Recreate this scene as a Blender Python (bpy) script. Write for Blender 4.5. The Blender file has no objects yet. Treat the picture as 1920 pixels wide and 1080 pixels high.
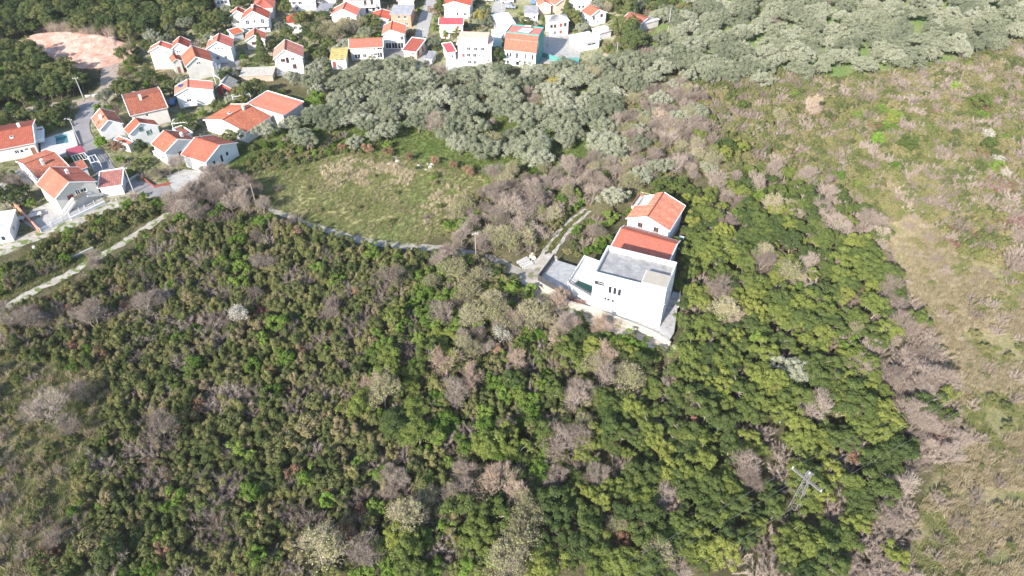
import bpy, bmesh, math, random
import numpy as np
from mathutils import Vector, Matrix

# ------------------------------------------------------------------ camera, sky, sun, exposure
SC = bpy.context.scene
COL = SC.collection
CAM_H, PITCH, FPX = 100.0, math.radians(41.0), 1371.0
cam_d = bpy.data.cameras.new('camera'); cam = bpy.data.objects.new('camera', cam_d); COL.objects.link(cam)
cam.location = (0, 0, CAM_H); cam.rotation_euler = (math.pi/2 - PITCH, 0, 0)
cam_d.sensor_width = 36; cam_d.lens = 36*FPX/1920; cam_d.clip_start = 1; cam_d.clip_end = 3000
SC.camera = cam

SUN_EL, SUN_AZ = math.radians(30), math.radians(33)      # light travels towards +x,+y (away from camera, to the right)
world = bpy.data.worlds.new('World'); SC.world = world; world.use_nodes = True
wn = world.node_tree.nodes; wl = world.node_tree.links; wn.clear()
sky = wn.new('ShaderNodeTexSky'); sky.sky_type = 'NISHITA'; sky.sun_disc = False
sky.sun_elevation = SUN_EL; sky.sun_rotation = SUN_AZ + math.pi
sky.air_density = 1.0; sky.dust_density = 0.7; sky.ozone_density = 1.0
bg = wn.new('ShaderNodeBackground'); bg.inputs['Strength'].default_value = 0.15
wo = wn.new('ShaderNodeOutputWorld'); wl.new(sky.outputs[0], bg.inputs['Color']); wl.new(bg.outputs[0], wo.inputs['Surface'])
sun_d = bpy.data.lights.new('sun', 'SUN'); sun_d.energy = 4.25; sun_d.angle = math.radians(0.5); sun_d.color = (1.0, 0.95, 0.875)
sun = bpy.data.objects.new('sun', sun_d); COL.objects.link(sun); sun.location = (-60, -40, 120)
LDIR = Vector((math.sin(SUN_AZ)*math.cos(SUN_EL), math.cos(SUN_AZ)*math.cos(SUN_EL), -math.sin(SUN_EL)))
sun.rotation_euler = LDIR.to_track_quat('-Z', 'Y').to_euler()
vs = SC.view_settings; vs.view_transform = 'Standard'; vs.look = 'None'; vs.exposure = 1.22; vs.gamma = 1.0; vs.use_curve_mapping = False
SC.cycles.max_bounces = 5; SC.cycles.diffuse_bounces = 3; SC.cycles.glossy_bounces = 2; SC.cycles.transmission_bounces = 3
SC.cycles.use_denoising = True; SC.cycles.denoiser = 'OPENIMAGEDENOISE'; SC.cycles.denoising_input_passes = 'RGB_ALBEDO_NORMAL'; SC.cycles.denoising_prefilter = 'ACCURATE'

# ------------------------------------------------------------------ ground point seen at a picture point (1920 x 1080), at height z
CP, SP = math.cos(PITCH), math.sin(PITCH)
def P(px, py, z=0.0):
    x = (px-960)/FPX; y = (540-py)/FPX
    t = (z-CAM_H)/(-SP + y*CP)
    return Vector((x*t, (CP + y*SP)*t))
def PXY(x, y, z=0.0):                                   # world -> picture, works on arrays
    dz = z-CAM_H; dep = y*CP - dz*SP; up = y*SP + dz*CP
    return 960 + FPX*x/dep, 540 - FPX*up/dep
def inpoly(px, py, poly):
    px = np.asarray(px, float); py = np.asarray(py, float); r = np.zeros(px.shape, bool); n = len(poly)
    for i in range(n):
        x0, y0 = poly[i]; x1, y1 = poly[(i+1) % n]
        if y0 == y1: continue
        c = ((y0 > py) != (y1 > py)) & (px < (x1-x0)*(py-y0)/(y1-y0)+x0); r ^= c
    return r
rng = np.random.default_rng(7); random.seed(7)
_lat = np.random.default_rng(3).random((256, 256))
def vnoise(x, y, s=1.0, o=0):
    x = np.asarray(x, float)/s + 37.7*o + 1000; y = np.asarray(y, float)/s + 17.3*o + 1000
    xi = np.floor(x).astype(int); yi = np.floor(y).astype(int); fx = x-xi; fy = y-yi
    fx = fx*fx*(3-2*fx); fy = fy*fy*(3-2*fy); a = lambda i, j: _lat[(xi+i) % 256, (yi+j) % 256]
    return (a(0,0)*(1-fx)+a(1,0)*fx)*(1-fy)+(a(0,1)*(1-fx)+a(1,1)*fx)*fy
def fbm(x, y, s, o=0): return .5*vnoise(x,y,s,o)+.3*vnoise(x,y,s*.45,o+1)+.2*vnoise(x,y,s*.2,o+2)

# ------------------------------------------------------------------ object helpers
def tag(o, label=None, cat=None, group=None, kind=None):
    if label: o['label'] = label
    if cat: o['category'] = cat
    if group: o['group'] = group
    if kind: o['kind'] = kind
    return o
def link(name, data, parent=None, loc=None, rot=None):
    o = bpy.data.objects.new(name, data); COL.objects.link(o)
    if parent is not None: o.parent = parent
    if loc is not None: o.location = loc
    if rot is not None: o.rotation_euler = rot
    return o
def empty(name, loc=(0,0,0), rz=0.0):
    o = link(name, None, loc=loc, rot=(0,0,rz)); o.empty_display_size = .5; return o
def npmesh(name, v, tris=None, quads=None, mat=None, smooth=False):
    me = bpy.data.meshes.new(name); v = np.asarray(v, np.float32); me.vertices.add(len(v)); me.vertices.foreach_set('co', v.ravel())
    li = []; ls = []; k = 0
    if quads is not None and len(quads):
        quads = np.asarray(quads, np.int32); li.append(quads.ravel()); ls.append(np.arange(len(quads))*4+k); k += quads.size
    if tris is not None and len(tris):
        tris = np.asarray(tris, np.int32); li.append(tris.ravel()); ls.append(np.arange(len(tris))*3+k); k += tris.size
    li = np.concatenate(li).astype(np.int32); ls = np.concatenate(ls).astype(np.int32)
    me.loops.add(len(li)); me.loops.foreach_set('vertex_index', li)
    me.polygons.add(len(ls)); me.polygons.foreach_set('loop_start', ls)
    if smooth: me.polygons.foreach_set('use_smooth', np.ones(len(ls), bool))
    if mat: me.materials.append(mat)
    me.update(calc_edges=True); return me
class MB:                                               # collects polygons for ONE mesh object
    def __init__(s): s.v = []; s.f = []; s.uv = []; s.mi = []
    def poly(s, pts, uv=None, mi=0):
        n = len(s.v); s.v += [tuple(p) for p in pts]; s.f.append(tuple(range(n, n+len(pts)))); s.uv.append(uv); s.mi.append(mi)
    def box(s, x0, y0, z0, x1, y1, z1, mi=0):
        p = [(x0,y0,z0),(x1,y0,z0),(x1,y1,z0),(x0,y1,z0),(x0,y0,z1),(x1,y0,z1),(x1,y1,z1),(x0,y1,z1)]
        for q in ((0,3,2,1),(4,5,6,7),(0,1,5,4),(1,2,6,5),(2,3,7,6),(3,0,4,7)): s.poly([p[i] for i in q], None, mi)
    def beam(s, a, b, w, h=None, mi=0, up=(0,0,1)):     # box section bar from a to b
        a = Vector(a); b = Vector(b); d = (b-a).normalized(); h = h or w
        sd = d.cross(Vector(up))
        if sd.length < 1e-3: sd = Vector((1,0,0))
        sd.normalize(); u = sd.cross(d); c = []
        for e in (a, b):
            for i, j in ((-1,-1),(1,-1),(1,1),(-1,1)): c.append(e + sd*(i*w/2) + u*(j*h/2))
        for q in ((0,3,2,1),(4,5,6,7),(0,1,5,4),(1,2,6,5),(2,3,7,6),(3,0,4,7)): s.poly([c[i] for i in q], None, mi)
    def tube(s, pts, rad, n=6, mi=0, cap=True):
        rings = []
        for i, p in enumerate(pts):
            p = Vector(p); d = (Vector(pts[min(i+1,len(pts)-1)])-Vector(pts[max(i-1,0)])).normalized()
            a = d.cross(Vector((.31,.95,.05))); a = a.normalized() if a.length > 1e-3 else Vector((1,0,0)); b = d.cross(a)
            r = rad[i] if hasattr(rad, '__len__') else rad
            rings.append([p + a*(r*math.cos(2*math.pi*k/n)) + b*(r*math.sin(2*math.pi*k/n)) for k in range(n)])
        for i in range(len(rings)-1):
            for k in range(n): s.poly([rings[i][k], rings[i][(k+1)%n], rings[i+1][(k+1)%n], rings[i+1][k]], None, mi)
        if cap: s.poly(rings[0][::-1], None, mi); s.poly(rings[-1], None, mi)
    def prism(s, pts2, z0, z1, mi=0):                   # vertical prism over a polygon (counter-clockwise)
        n = len(pts2)
        s.poly([(p[0],p[1],z1) for p in pts2], None, mi); s.poly([(p[0],p[1],z0) for p in pts2[::-1]], None, mi)
        for i in range(n):
            a = pts2[i]; b = pts2[(i+1)%n]; s.poly([(a[0],a[1],z0),(b[0],b[1],z0),(b[0],b[1],z1),(a[0],a[1],z1)], None, mi)
    def mesh(s, name, mats):
        me = bpy.data.meshes.new(name); me.from_pydata(s.v, [], s.f)
        for m in (mats if isinstance(mats, (list,tuple)) else [mats]): me.materials.append(m)
        if any(s.mi): me.polygons.foreach_set('material_index', s.mi)
        if any(u is not None for u in s.uv):
            l = me.uv_layers.new(name='UVMap'); i = 0
            for f, u in zip(s.f, s.uv):
                for k in range(len(f)): l.data[i].uv = u[k] if u else (0,0); i += 1
        me.update(); return me
    def build(s, name, mats, parent=None, loc=None, rot=None):
        return link(name, s.mesh(name, mats), parent, loc, rot)

# ------------------------------------------------------------------ materials (all procedural)
def newmat(name):
    m = bpy.data.materials.new(name); m.use_nodes = True; nt = m.node_tree; nt.nodes.clear()
    out = nt.nodes.new('ShaderNodeOutputMaterial'); return m, nt, out
def N(nt, t, **kw):
    n = nt.nodes.new(t)
    for k, v in kw.items():
        if k in n.inputs: n.inputs[k].default_value = v
        else: setattr(n, k, v)
    return n
def ramp(nt, stops):
    r = nt.nodes.new('ShaderNodeValToRGB'); e = r.color_ramp.elements
    while len(e) < len(stops): e.new(.5)
    for i, (p, c) in enumerate(stops): e[i].position = p; e[i].color = (*c, 1)
    return r
def mulc(nt, a, b, fac=1.0, mode='MULTIPLY'):
    m = nt.nodes.new('ShaderNodeMix'); m.data_type = 'RGBA'; m.blend_type = mode; m.inputs[0].default_value = fac
    for s, i in ((a, 6), (b, 7)):
        if hasattr(s, 'links'): nt.links.new(s, m.inputs[i])
        else: m.inputs[i].default_value = (*s, 1)
    return m.outputs[2]
def surf(name, c1, c2, scale=1.0, rough=.85, bump=0.0, bscale=8.0, spec=.25, spots=None, metal=0.0):
    """matt mottled surface: two colours by noise, optional darker spots, fine bump"""
    m, nt, out = newmat(name); L = nt.links
    tc = N(nt, 'ShaderNodeTexCoord'); no = N(nt, 'ShaderNodeTexNoise', Scale=scale, Detail=6.0, Roughness=.62); L.new(tc.outputs['Object'], no.inputs['Vector'])
    r = ramp(nt, [(.32, c1), (.68, c2)]); L.new(no.outputs['Fac'], r.inputs[0]); col = r.outputs[0]
    if spots:
        n2 = N(nt, 'ShaderNodeTexNoise', Scale=spots[1], Detail=3.0); L.new(tc.outputs['Object'], n2.inputs['Vector'])
        r2 = ramp(nt, [(spots[2], (0,0,0)), (spots[2]+.08, (1,1,1))]); L.new(n2.outputs['Fac'], r2.inputs[0])
        mx = nt.nodes.new('ShaderNodeMix'); mx.data_type = 'RGBA'; L.new(r2.outputs[0], mx.inputs[0]); L.new(col, mx.inputs[6]); mx.inputs[7].default_value = (*spots[0], 1); col = mx.outputs[2]
    b = N(nt, 'ShaderNodeBsdfPrincipled', Roughness=rough, Metallic=metal); b.inputs['Specular IOR Level'].default_value = spec
    L.new(col, b.inputs['Base Color'])
    if bump:
        n3 = N(nt, 'ShaderNodeTexNoise', Scale=bscale, Detail=4.0); L.new(tc.outputs['Object'], n3.inputs['Vector'])
        bp = N(nt, 'ShaderNodeBump', Strength=bump, Distance=.1); L.new(n3.outputs['Fac'], bp.inputs['Height']); L.new(bp.outputs[0], b.inputs['Normal'])
    L.new(b.outputs[0], out.inputs[0]); return m
def tilemat(name, c1, c2, c3, wear=.5):
    """clay tiles: every tile its own tint (brick texture over the roof's metre UVs), lichen and soot patches"""
    m, nt, out = newmat(name); L = nt.links
    uv = N(nt, 'ShaderNodeUVMap'); br = N(nt, 'ShaderNodeTexBrick', Scale=1.0); L.new(uv.outputs[0], br.inputs['Vector'])
    br.offset = 0.0; br.inputs['Brick Width'].default_value = .5; br.inputs['Row Height'].default_value = .42; br.inputs['Mortar Size'].default_value = .035
    br.inputs['Color1'].default_value = (*c1,1); br.inputs['Color2'].default_value = (*c2,1); br.inputs['Mortar'].default_value = (*[k*.62 for k in c1],1); br.inputs['Bias'].default_value = 0.0
    tc = N(nt, 'ShaderNodeTexCoord'); no = N(nt, 'ShaderNodeTexNoise', Scale=.55, Detail=7.0, Roughness=.7); L.new(tc.outputs['Object'], no.inputs['Vector'])
    r = ramp(nt, [(.5-.12*wear, (0,0,0)), (.8, (1,1,1))]); L.new(no.outputs['Fac'], r.inputs[0])
    mx = nt.nodes.new('ShaderNodeMix'); mx.data_type = 'RGBA'; ml = N(nt, 'ShaderNodeMath', operation='MULTIPLY'); ml.inputs[1].default_value = wear
    L.new(r.outputs[0], ml.inputs[0]); L.new(ml.outputs[0], mx.inputs[0]); L.new(br.outputs[0], mx.inputs[6]); mx.inputs[7].default_value = (*c3,1)
    b = N(nt, 'ShaderNodeBsdfPrincipled', Roughness=.8); b.inputs['Specular IOR Level'].default_value = .2
    oi = N(nt, 'ShaderNodeObjectInfo'); hs = N(nt, 'ShaderNodeHueSaturation'); mv = N(nt, 'ShaderNodeMapRange'); mv.inputs['To Min'].default_value = .78; mv.inputs['To Max'].default_value = 1.12; ms = N(nt, 'ShaderNodeMapRange'); ms.inputs['To Min'].default_value = 1.0; ms.inputs['To Max'].default_value = .9
    for k_ in (mv, ms): L.new(oi.outputs['Random'], k_.inputs['Value'])
    L.new(mv.outputs[0], hs.inputs['Value']); L.new(ms.outputs[0], hs.inputs['Saturation']); L.new(mx.outputs[2], hs.inputs['Color'])
    L.new(hs.outputs[0], b.inputs['Base Color']); L.new(b.outputs[0], out.inputs[0]); return m
def leafmat(name, stops, var=.35, trans=.22, gloss=0.0):
    """foliage: colour by plant (object random), tint by leaf (island random), some light passing through"""
    m, nt, out = newmat(name); L = nt.links
    oi = N(nt, 'ShaderNodeObjectInfo'); r = ramp(nt, stops); L.new(oi.outputs['Random'], r.inputs[0])
    g = N(nt, 'ShaderNodeNewGeometry'); mr = N(nt, 'ShaderNodeMapRange'); mr.inputs['To Min'].default_value = 1-var; mr.inputs['To Max'].default_value = 1+var
    L.new(g.outputs['Random Per Island'], mr.inputs['Value'])
    hv = N(nt, 'ShaderNodeHueSaturation'); L.new(r.outputs[0], hv.inputs['Color']); L.new(mr.outputs[0], hv.inputs['Value'])
    d = N(nt, 'ShaderNodeBsdfDiffuse', Roughness=.6); L.new(hv.outputs[0], d.inputs[0]); sh = d.outputs[0]
    if trans:
        t = N(nt, 'ShaderNodeBsdfTranslucent'); L.new(hv.outputs[0], t.inputs[0])
        mx = N(nt, 'ShaderNodeMixShader'); mx.inputs[0].default_value = trans; L.new(sh, mx.inputs[1]); L.new(t.outputs[0], mx.inputs[2]); sh = mx.outputs[0]
    L.new(sh, out.inputs[0]); return m
def glassmat():
    m, nt, out = newmat('window_glass'); b = N(nt, 'ShaderNodeBsdfPrincipled', Roughness=.12); b.inputs['Base Color'].default_value = (.03,.035,.045,1); b.inputs['Specular IOR Level'].default_value = .5
    nt.links.new(b.outputs[0], out.inputs[0]); return m
def watermat(name, c):
    m, nt, out = newmat(name); L = nt.links
    b = N(nt, 'ShaderNodeBsdfPrincipled', Roughness=.06); b.inputs['Base Color'].default_value = (*c,1)
    tc = N(nt, 'ShaderNodeTexCoord'); no = N(nt, 'ShaderNodeTexNoise', Scale=2.5, Detail=2.0); L.new(tc.outputs['Object'], no.inputs['Vector'])
    bp = N(nt, 'ShaderNodeBump', Strength=.08, Distance=.05); L.new(no.outputs['Fac'], bp.inputs['Height']); L.new(bp.outputs[0], b.inputs['Normal']); L.new(b.outputs[0], out.inputs[0]); return m

M = {}
M['white'] = surf('white_plaster', (.58,.57,.555), (.70,.69,.67), .35, .9)
M['trim'] = surf('white_trim', (.76,.75,.73), (.82,.81,.79), 1.5, .8)
M['warmwhite'] = surf('off_white_plaster', (.50,.465,.42), (.62,.58,.53), .4, .9)
M['palegravel'] = surf('pale_gravel', (.31,.275,.23), (.46,.42,.365), .8, .97, .5, 4, spots=((.24,.215,.16), .9, .60))
M['earthlane'] = surf('earth_lane', (.27,.21,.165), (.38,.31,.25), .5, .97, .4, 3, spots=((.20,.16,.11), .5, .58))
M['cream'] = surf('cream_plaster', (.66,.60,.52), (.76,.70,.61), .5, .9)
M['peach'] = surf('peach_plaster', (.72,.50,.36), (.80,.60,.45), .5, .9)
M['grey'] = surf('bare_render', (.42,.40,.37), (.54,.52,.48), .45, .95, .2, 5)
M['concrete'] = surf('concrete', (.40,.38,.35), (.52,.50,.46), .6, .95, .2, 6)
M['blue'] = surf('pale_blue_plaster', (.56,.65,.76), (.66,.73,.82), .5, .9)
M['brick'] = surf('hollow_brick', (.50,.23,.15), (.60,.31,.21), 2.5, .95, .3, 9)
M['net'] = surf('green_scaffold_net', (.03,.26,.24), (.06,.36,.33), 1.2, .8)
M['stone'] = surf('pale_stone', (.36,.32,.265), (.52,.48,.42), 1.6, .95, .6, 4, spots=((.24,.21,.17), 3.0, .60))
M['tile'] = tilemat('orange_tiles', (.43,.10,.05), (.50,.14,.075), (.29,.09,.06), .40)
M['tile2'] = tilemat('salmon_tiles', (.44,.125,.078), (.50,.165,.105), (.34,.115,.08), .35)
M['tileold'] = tilemat('old_clay_tiles', (.33,.095,.052), (.48,.175,.10), (.21,.09,.065), .50)
M['tilered'] = tilemat('red_tiles', (.42,.085,.05), (.48,.12,.07), (.30,.075,.055), .35)
M['tilebrown'] = tilemat('brown_red_tiles', (.42,.15,.11), (.54,.22,.16), (.28,.14,.11), .5)
M['crimson'] = surf('crimson_sheet', (.40,.06,.07), (.47,.10,.11), .6, .7, spec=.4)
M['maroon'] = surf('maroon_sheet', (.28,.045,.07), (.34,.07,.095), .6, .6, spec=.4)
M['pinkroof'] = surf('faded_pink_roof', (.68,.36,.27), (.76,.46,.36), .8, .9)
M['greyroof'] = surf('grey_roof_felt', (.27,.26,.27), (.40,.39,.39), .7, .9, spots=((.20,.19,.19), 1.1, .6))
M['whiteroof'] = surf('white_sheet_roof', (.70,.70,.72), (.80,.80,.81), .8, .6)
M['yellowroof'] = surf('yellow_painted_slab', (.42,.32,.10), (.52,.42,.17), .8, .9, spots=((.26,.21,.10), .9, .58))
M['thatch'] = surf('grey_shingle', (.20,.19,.18), (.33,.31,.29), 1.5, .95, .4, 6)
M['redwood'] = surf('red_painted_boards', (.42,.07,.05), (.50,.11,.08), 2, .8)
M['frame'] = surf('window_frame', (.70,.70,.69), (.78,.78,.77), 2, .6)
M['brownframe'] = surf('brown_frame', (.20,.09,.06), (.28,.13,.09), 3, .7)
M['greenframe'] = surf('green_shutter', (.09,.17,.14), (.13,.22,.18), 3, .7)
M['redframe'] = surf('red_shutter', (.25,.06,.05), (.32,.085,.07), 3, .7)
M['redbrown'] = surf('red_brown_metal', (.13,.06,.055), (.18,.085,.075), 3, .6)
M['dark'] = surf('dark_metal', (.055,.05,.055), (.09,.085,.085), 2, .5, spec=.4)
M['galv'] = surf('galvanised_steel', (.36,.34,.325), (.48,.45,.43), 3, .7, spec=.3)
M['wood'] = surf('weathered_wood', (.36,.27,.20), (.50,.40,.32), 2, .9)
M['pole'] = surf('pale_concrete_pole', (.32,.305,.285), (.42,.40,.37), 1.5, .9)
M['lattice'] = surf('weathered_lattice_steel', (.15,.14,.13), (.22,.205,.19), 3, .8)
M['wire'] = surf('weathered_wire', (.24,.24,.24), (.30,.30,.30), 2, .7)
M['glass'] = glassmat()
M['solar'] = surf('solar_panel', (.03,.06,.16), (.04,.09,.24), 2, .2, spec=.6)
M['rubber'] = surf('black_rubber', (.02,.02,.02), (.03,.03,.03), 3, .8)
M['carwhite'] = surf('white_car_paint', (.72,.72,.72), (.75,.75,.75), 2, .25, spec=.5)
M['carblue'] = surf('blue_car_paint', (.10,.18,.36), (.12,.2,.4), 2, .25, spec=.5)
M['cargrey'] = surf('grey_car_paint', (.25,.27,.3), (.28,.3,.33), 2, .25, spec=.5)
M['poolwater'] = watermat('pool_water', (.05,.16,.17))
M['greenwater'] = watermat('dark_green_water', (.02,.07,.045))
M['teal'] = surf('teal_tank', (.08,.26,.24), (.12,.33,.30), 2, .6)
M['gravel'] = surf('gravel', (.23,.20,.165), (.36,.325,.275), .7, .97, .5, 3, spots=((.17,.17,.09), .6, .54))
M['track'] = surf('pale_track', (.29,.255,.21), (.44,.40,.345), .5, .97, .5, 3, spots=((.13,.16,.05), .6, .50))
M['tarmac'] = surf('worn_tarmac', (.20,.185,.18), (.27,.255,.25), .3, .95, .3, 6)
M['paving'] = surf('paving', (.30,.285,.265), (.42,.40,.375), .8, .95, spots=((.22,.21,.2), 1.0, .62))
M['deck'] = surf('pale_deck_paving', (.40,.385,.37), (.50,.485,.46), 1.2, .9)
M['bark'] = surf('bark', (.11,.09,.075), (.19,.16,.135), 3, .95)
M['barkpale'] = surf('pale_bark', (.26,.22,.185), (.40,.345,.295), 3, .95)
# ------------------------------------------------------------------ plants: mesh generators
def nrm(a): return a/np.maximum(np.linalg.norm(a, axis=-1, keepdims=True), 1e-6)
def rdir(r, n): return nrm(r.normal(size=(n,3)))
def leaves(r, c, n, size, aspect=1.6):                  # pointed leaf faces at c, facing n
    k = len(c); t = nrm(np.cross(n, rdir(r, k))); b = np.cross(n, t); s = np.asarray(size).reshape(-1,1)
    v = np.stack([c-t*s*aspect, c-b*s*.62+n*s*.1, c+t*s*aspect, c+b*s*.62+n*s*.1], 1).reshape(-1,3)
    return v, np.arange(4*k).reshape(-1,4)
def spikes(r, c, d, ln, w):                             # thin blades or twigs from c along d
    k = len(c); t = nrm(np.cross(d, rdir(r, k))); w = np.broadcast_to(np.asarray(w, float), (k,)).reshape(-1,1); ln = np.broadcast_to(np.asarray(ln, float), (k,)).reshape(-1,1)
    return np.stack([c-t*w/2, c+t*w/2, c+d*ln], 1).reshape(-1,3), np.arange(3*k).reshape(-1,3)
def clump_points(r, cc, cr, per, flat=1.0, up=.25):     # leaf spots on the skin of round clumps
    k = len(cc); i = np.repeat(np.arange(k), per); d = rdir(r, k*per); d[:,2] = np.where(d[:,2] < -.35, -d[:,2], d[:,2]); d[:,2] += up; d = nrm(d)
    rad = cr[i]*r.uniform(.72, 1.05, k*per); p = cc[i] + d*rad[:,None]*np.array([1,1,flat])
    return p, d, i
def crown(seed, name, mat, R, Z, zc, ncl, cr, per, ls, flat=1.0, jit=.55, aspect=1.6, shape='dome', lob=.25, inner=.35):
    """crown of leafy clumps: clumps spread over an uneven dome of radius R, half-height Z, centred at height zc"""
    r = np.random.default_rng(seed); d = rdir(r, ncl*3); d[:,2] = np.abs(d[:,2])*(1 if shape == 'dome' else 1) - (.25 if shape == 'dome' else .55)
    d = nrm(d)
    keep = []; 
    for q in d:                                         # spread them out
        if all(np.dot(q, k) < 1 - 1.1/ncl for k in keep): keep.append(q)
        if len(keep) >= ncl: break
    d = np.array(keep); k = len(d); ph = r.uniform(0, 6.28, 4); az = np.arctan2(d[:,1], d[:,0])
    rad = 1 + lob*(np.sin(2*az+ph[0])*.6 + np.sin(3*az+ph[1]+d[:,2]*2)*.5) * .7; rad *= r.uniform(.78, 1.08, k)
    inn = r.random(k) < inner; rad = np.where(inn, rad*r.uniform(.45,.8,k), rad)
    cc = d*rad[:,None]*np.array([R,R,Z]) + [0,0,zc]; crr = cr*r.uniform(.7, 1.25, k)
    p, n, i = clump_points(r, cc, crr, per, flat)
    n = nrm(n + rdir(r, len(n))*jit); v, q = leaves(r, p, n, ls*r.uniform(.65, 1.35, len(p)), aspect)
    # loose sprays between the clumps
    m = len(p)//6; j = r.integers(0, len(p), m); v2, q2 = leaves(r, p[j]+rdir(r, m)*cr*.35, rdir(r, m), ls*r.uniform(.5,1.0,m), aspect)
    return npmesh(name, np.vstack([v, v2]), quads=np.vstack([q, q2+len(v)]), mat=mat), cc
def limb_mesh(name, mat, paths, n=5):
    mb = MB()
    for pts, rad in paths: mb.tube(pts, rad, n)
    me = mb.mesh(name, mat); return me
def trunk_to(seed, name, mat, cc, zfork, r0, nl=7):     # trunk, then limbs reaching into the clumps
    r = random.Random(seed); lean = Vector((r.uniform(-.3,.3), r.uniform(-.3,.3), 0)); fk = Vector((0,0,zfork))+lean
    paths = [([Vector((0,0,-.25)), Vector((0,0,zfork*.5))+lean*.35, fk], [r0*1.25, r0, r0*.85])]
    idx = list(range(len(cc))); r.shuffle(idx)
    for i in idx[:nl]:
        e = Vector(cc[i]); m = fk.lerp(e, .5) + Vector((r.uniform(-.2,.2), r.uniform(-.2,.2), r.uniform(0,.35)))
        paths.append(([fk, m, e], [r0*.62, r0*.38, r0*.12]))
    return limb_mesh(name, mat, paths, 5)
def bare(seed, name, mat, tmat, Ht, spread, r0, twig=(900,.6,.03), buds=None, budmat=None, dome=900):
    """leafless tree: branching limbs (trunk mesh) and a haze of fine twigs (crown mesh), optional opening buds"""
    r = random.Random(seed); R = np.random.default_rng(seed); paths = []; ends = []
    def grow(p, d, ln, rad, lev):
        q = p + d*ln*.5 + Vector((r.uniform(-.08,.08),)*1 + (r.uniform(-.08,.08), 0))*ln; e = p + d*ln + Vector((r.uniform(-.12,.12), r.uniform(-.12,.12), .04))*ln
        paths.append(([p, q, e], [rad, rad*.8, rad*.58]))
        if lev >= 2: ends.append((q, e))
        if lev >= 4: return
        for _ in range(3 if lev else r.randint(4,6)):
            a = r.uniform(0, 6.283); tl = spread*r.uniform(.55, 1.1)*(1 if lev else 1.1)
            nd = (d + Vector((math.cos(a)*tl, math.sin(a)*tl, r.uniform(0,.25)))).normalized()
            grow(e if r.random() < .6 else q.lerp(e, .6), nd, ln*r.uniform(.6, .85), rad*.56, lev+1)
    grow(Vector((0,0,-.2)), Vector((r.uniform(-.1,.1), r.uniform(-.1,.1), 1)).normalized(), Ht*.30, r0, 0)
    # fit to height
    zmax = max(e.z for _, e in ends); k = Ht/zmax*.92
    paths = [([p*k for p in a], b) for a, b in paths]; ends = [(a*k, b*k) for a, b in ends]
    tm = limb_mesh('trunk', tmat, [p for p in paths if p[1][0] > r0*.12], 4)
    a = np.array([x[0] for x in ends]); b = np.array([x[1] for x in ends]); i = R.integers(0, len(a), twig[0]); t = R.random((twig[0],1))
    c = a[i]*(1-t)+b[i]*t; d = nrm(nrm(b[i]-a[i]) + rdir(R, twig[0])*.75 + [0,0,.3]); v, f = spikes(R, c, d, twig[1]*R.uniform(.5,1.3,twig[0]), twig[2])
    g = dome*2; nl = 7; la = R.uniform(0,6.283,nl); lr = spread*Ht*R.uniform(.12,.6,nl); lc = np.column_stack([np.cos(la)*lr, np.sin(la)*lr, Ht*R.uniform(.42,.78,nl)*(1-.25*lr/(spread*Ht))]); ls_ = spread*Ht*R.uniform(.22,.42,nl)
    li_ = R.integers(0,nl,g); dd = rdir(R, g); fr = R.random(g)**.45; c2 = lc[li_]+dd*(ls_[li_]*fr)[:,None]*[1,1,.9]; d2 = nrm(dd*.45+[0,0,.75]+rdir(R,g)*.5+np.column_stack([c2[:,:2]*.12, np.zeros(g)])); v3, f3 = spikes(R, c2, d2, twig[1]*R.uniform(.6,1.6,g), twig[2]*R.uniform(.6,1.4,g))
    f = np.vstack([f, f3+len(v)]); v = np.vstack([v, v3]); c = np.vstack([c, c2]); d = np.vstack([d, d2])
    n0 = len(v); tips = c + d*twig[1]*.6; m = len(c)//2; j = R.integers(0, len(c), m)
    v2, g2 = spikes(R, tips[j], nrm(d[j]+rdir(R, m)*.9), twig[1]*.5, twig[2]*.8)
    v = np.vstack([v, v2]); f = np.vstack([f, g2+n0])
    cm = npmesh(name, v, tris=f, mat=mat)
    if buds:
        j = R.integers(0, len(c), buds[0]); lv, lq = leaves(R, tips[j]+rdir(R, buds[0])*.15, rdir(R, buds[0]), buds[1]*R.uniform(.6,1.3,buds[0]), 1.3)
        me = bpy.data.meshes.new(name); n1 = len(v)
        cm = npmesh(name, np.vstack([v, lv]), tris=f, quads=lq+n1, mat=mat); cm.materials.append(budmat)
        mi = np.zeros(len(cm.polygons), np.int32); mi[:len(lq)] = 1; cm.polygons.foreach_set('material_index', mi); cm.update()
    return cm, tm
def heath(seed, mat, R=1.3, Hh=2.0, nst=6, per=70, ln=.26, w=.06):
    """brushy evergreen shrub: several uneven upright plumes bristling with needle sprays"""
    r = np.random.default_rng(seed); CC = []; CR = []
    for k in range(nst):
        a = r.uniform(0, 6.283); rr = R*r.uniform(.1,.85); h = Hh*r.uniform(.5,1.1)*(1-.35*rr/R); n = r.integers(2,4)
        for j in range(n): CC.append([math.cos(a)*rr*(1+.12*j)+r.normal(0,.12), math.sin(a)*rr*(1+.12*j)+r.normal(0,.12), h*(.38+.32*j)]); CR.append(R*r.uniform(.24,.42)*(1-.12*j))
    cc = np.array(CC); cr = np.array(CR); p, n, i = clump_points(r, cc, cr, per, 1.45, .35); m = len(p)
    v2, q2 = leaves(r, p, nrm(n+rdir(r,m)*.5), .085*r.uniform(.6,1.4,m), 1.7)
    j = r.integers(0, m, int(m*.7)); dd = nrm(n[j]*.7 + rdir(r, len(j))*.45 + [0,0,.6]); v, f = spikes(r, p[j]-dd*ln*.2, dd, ln*r.uniform(.6,1.5,len(j)), w*r.uniform(.7,1.4,len(j)))
    return npmesh('heath_shrub', np.vstack([v, v2]), tris=f, quads=q2+len(v), mat=mat)
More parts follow.
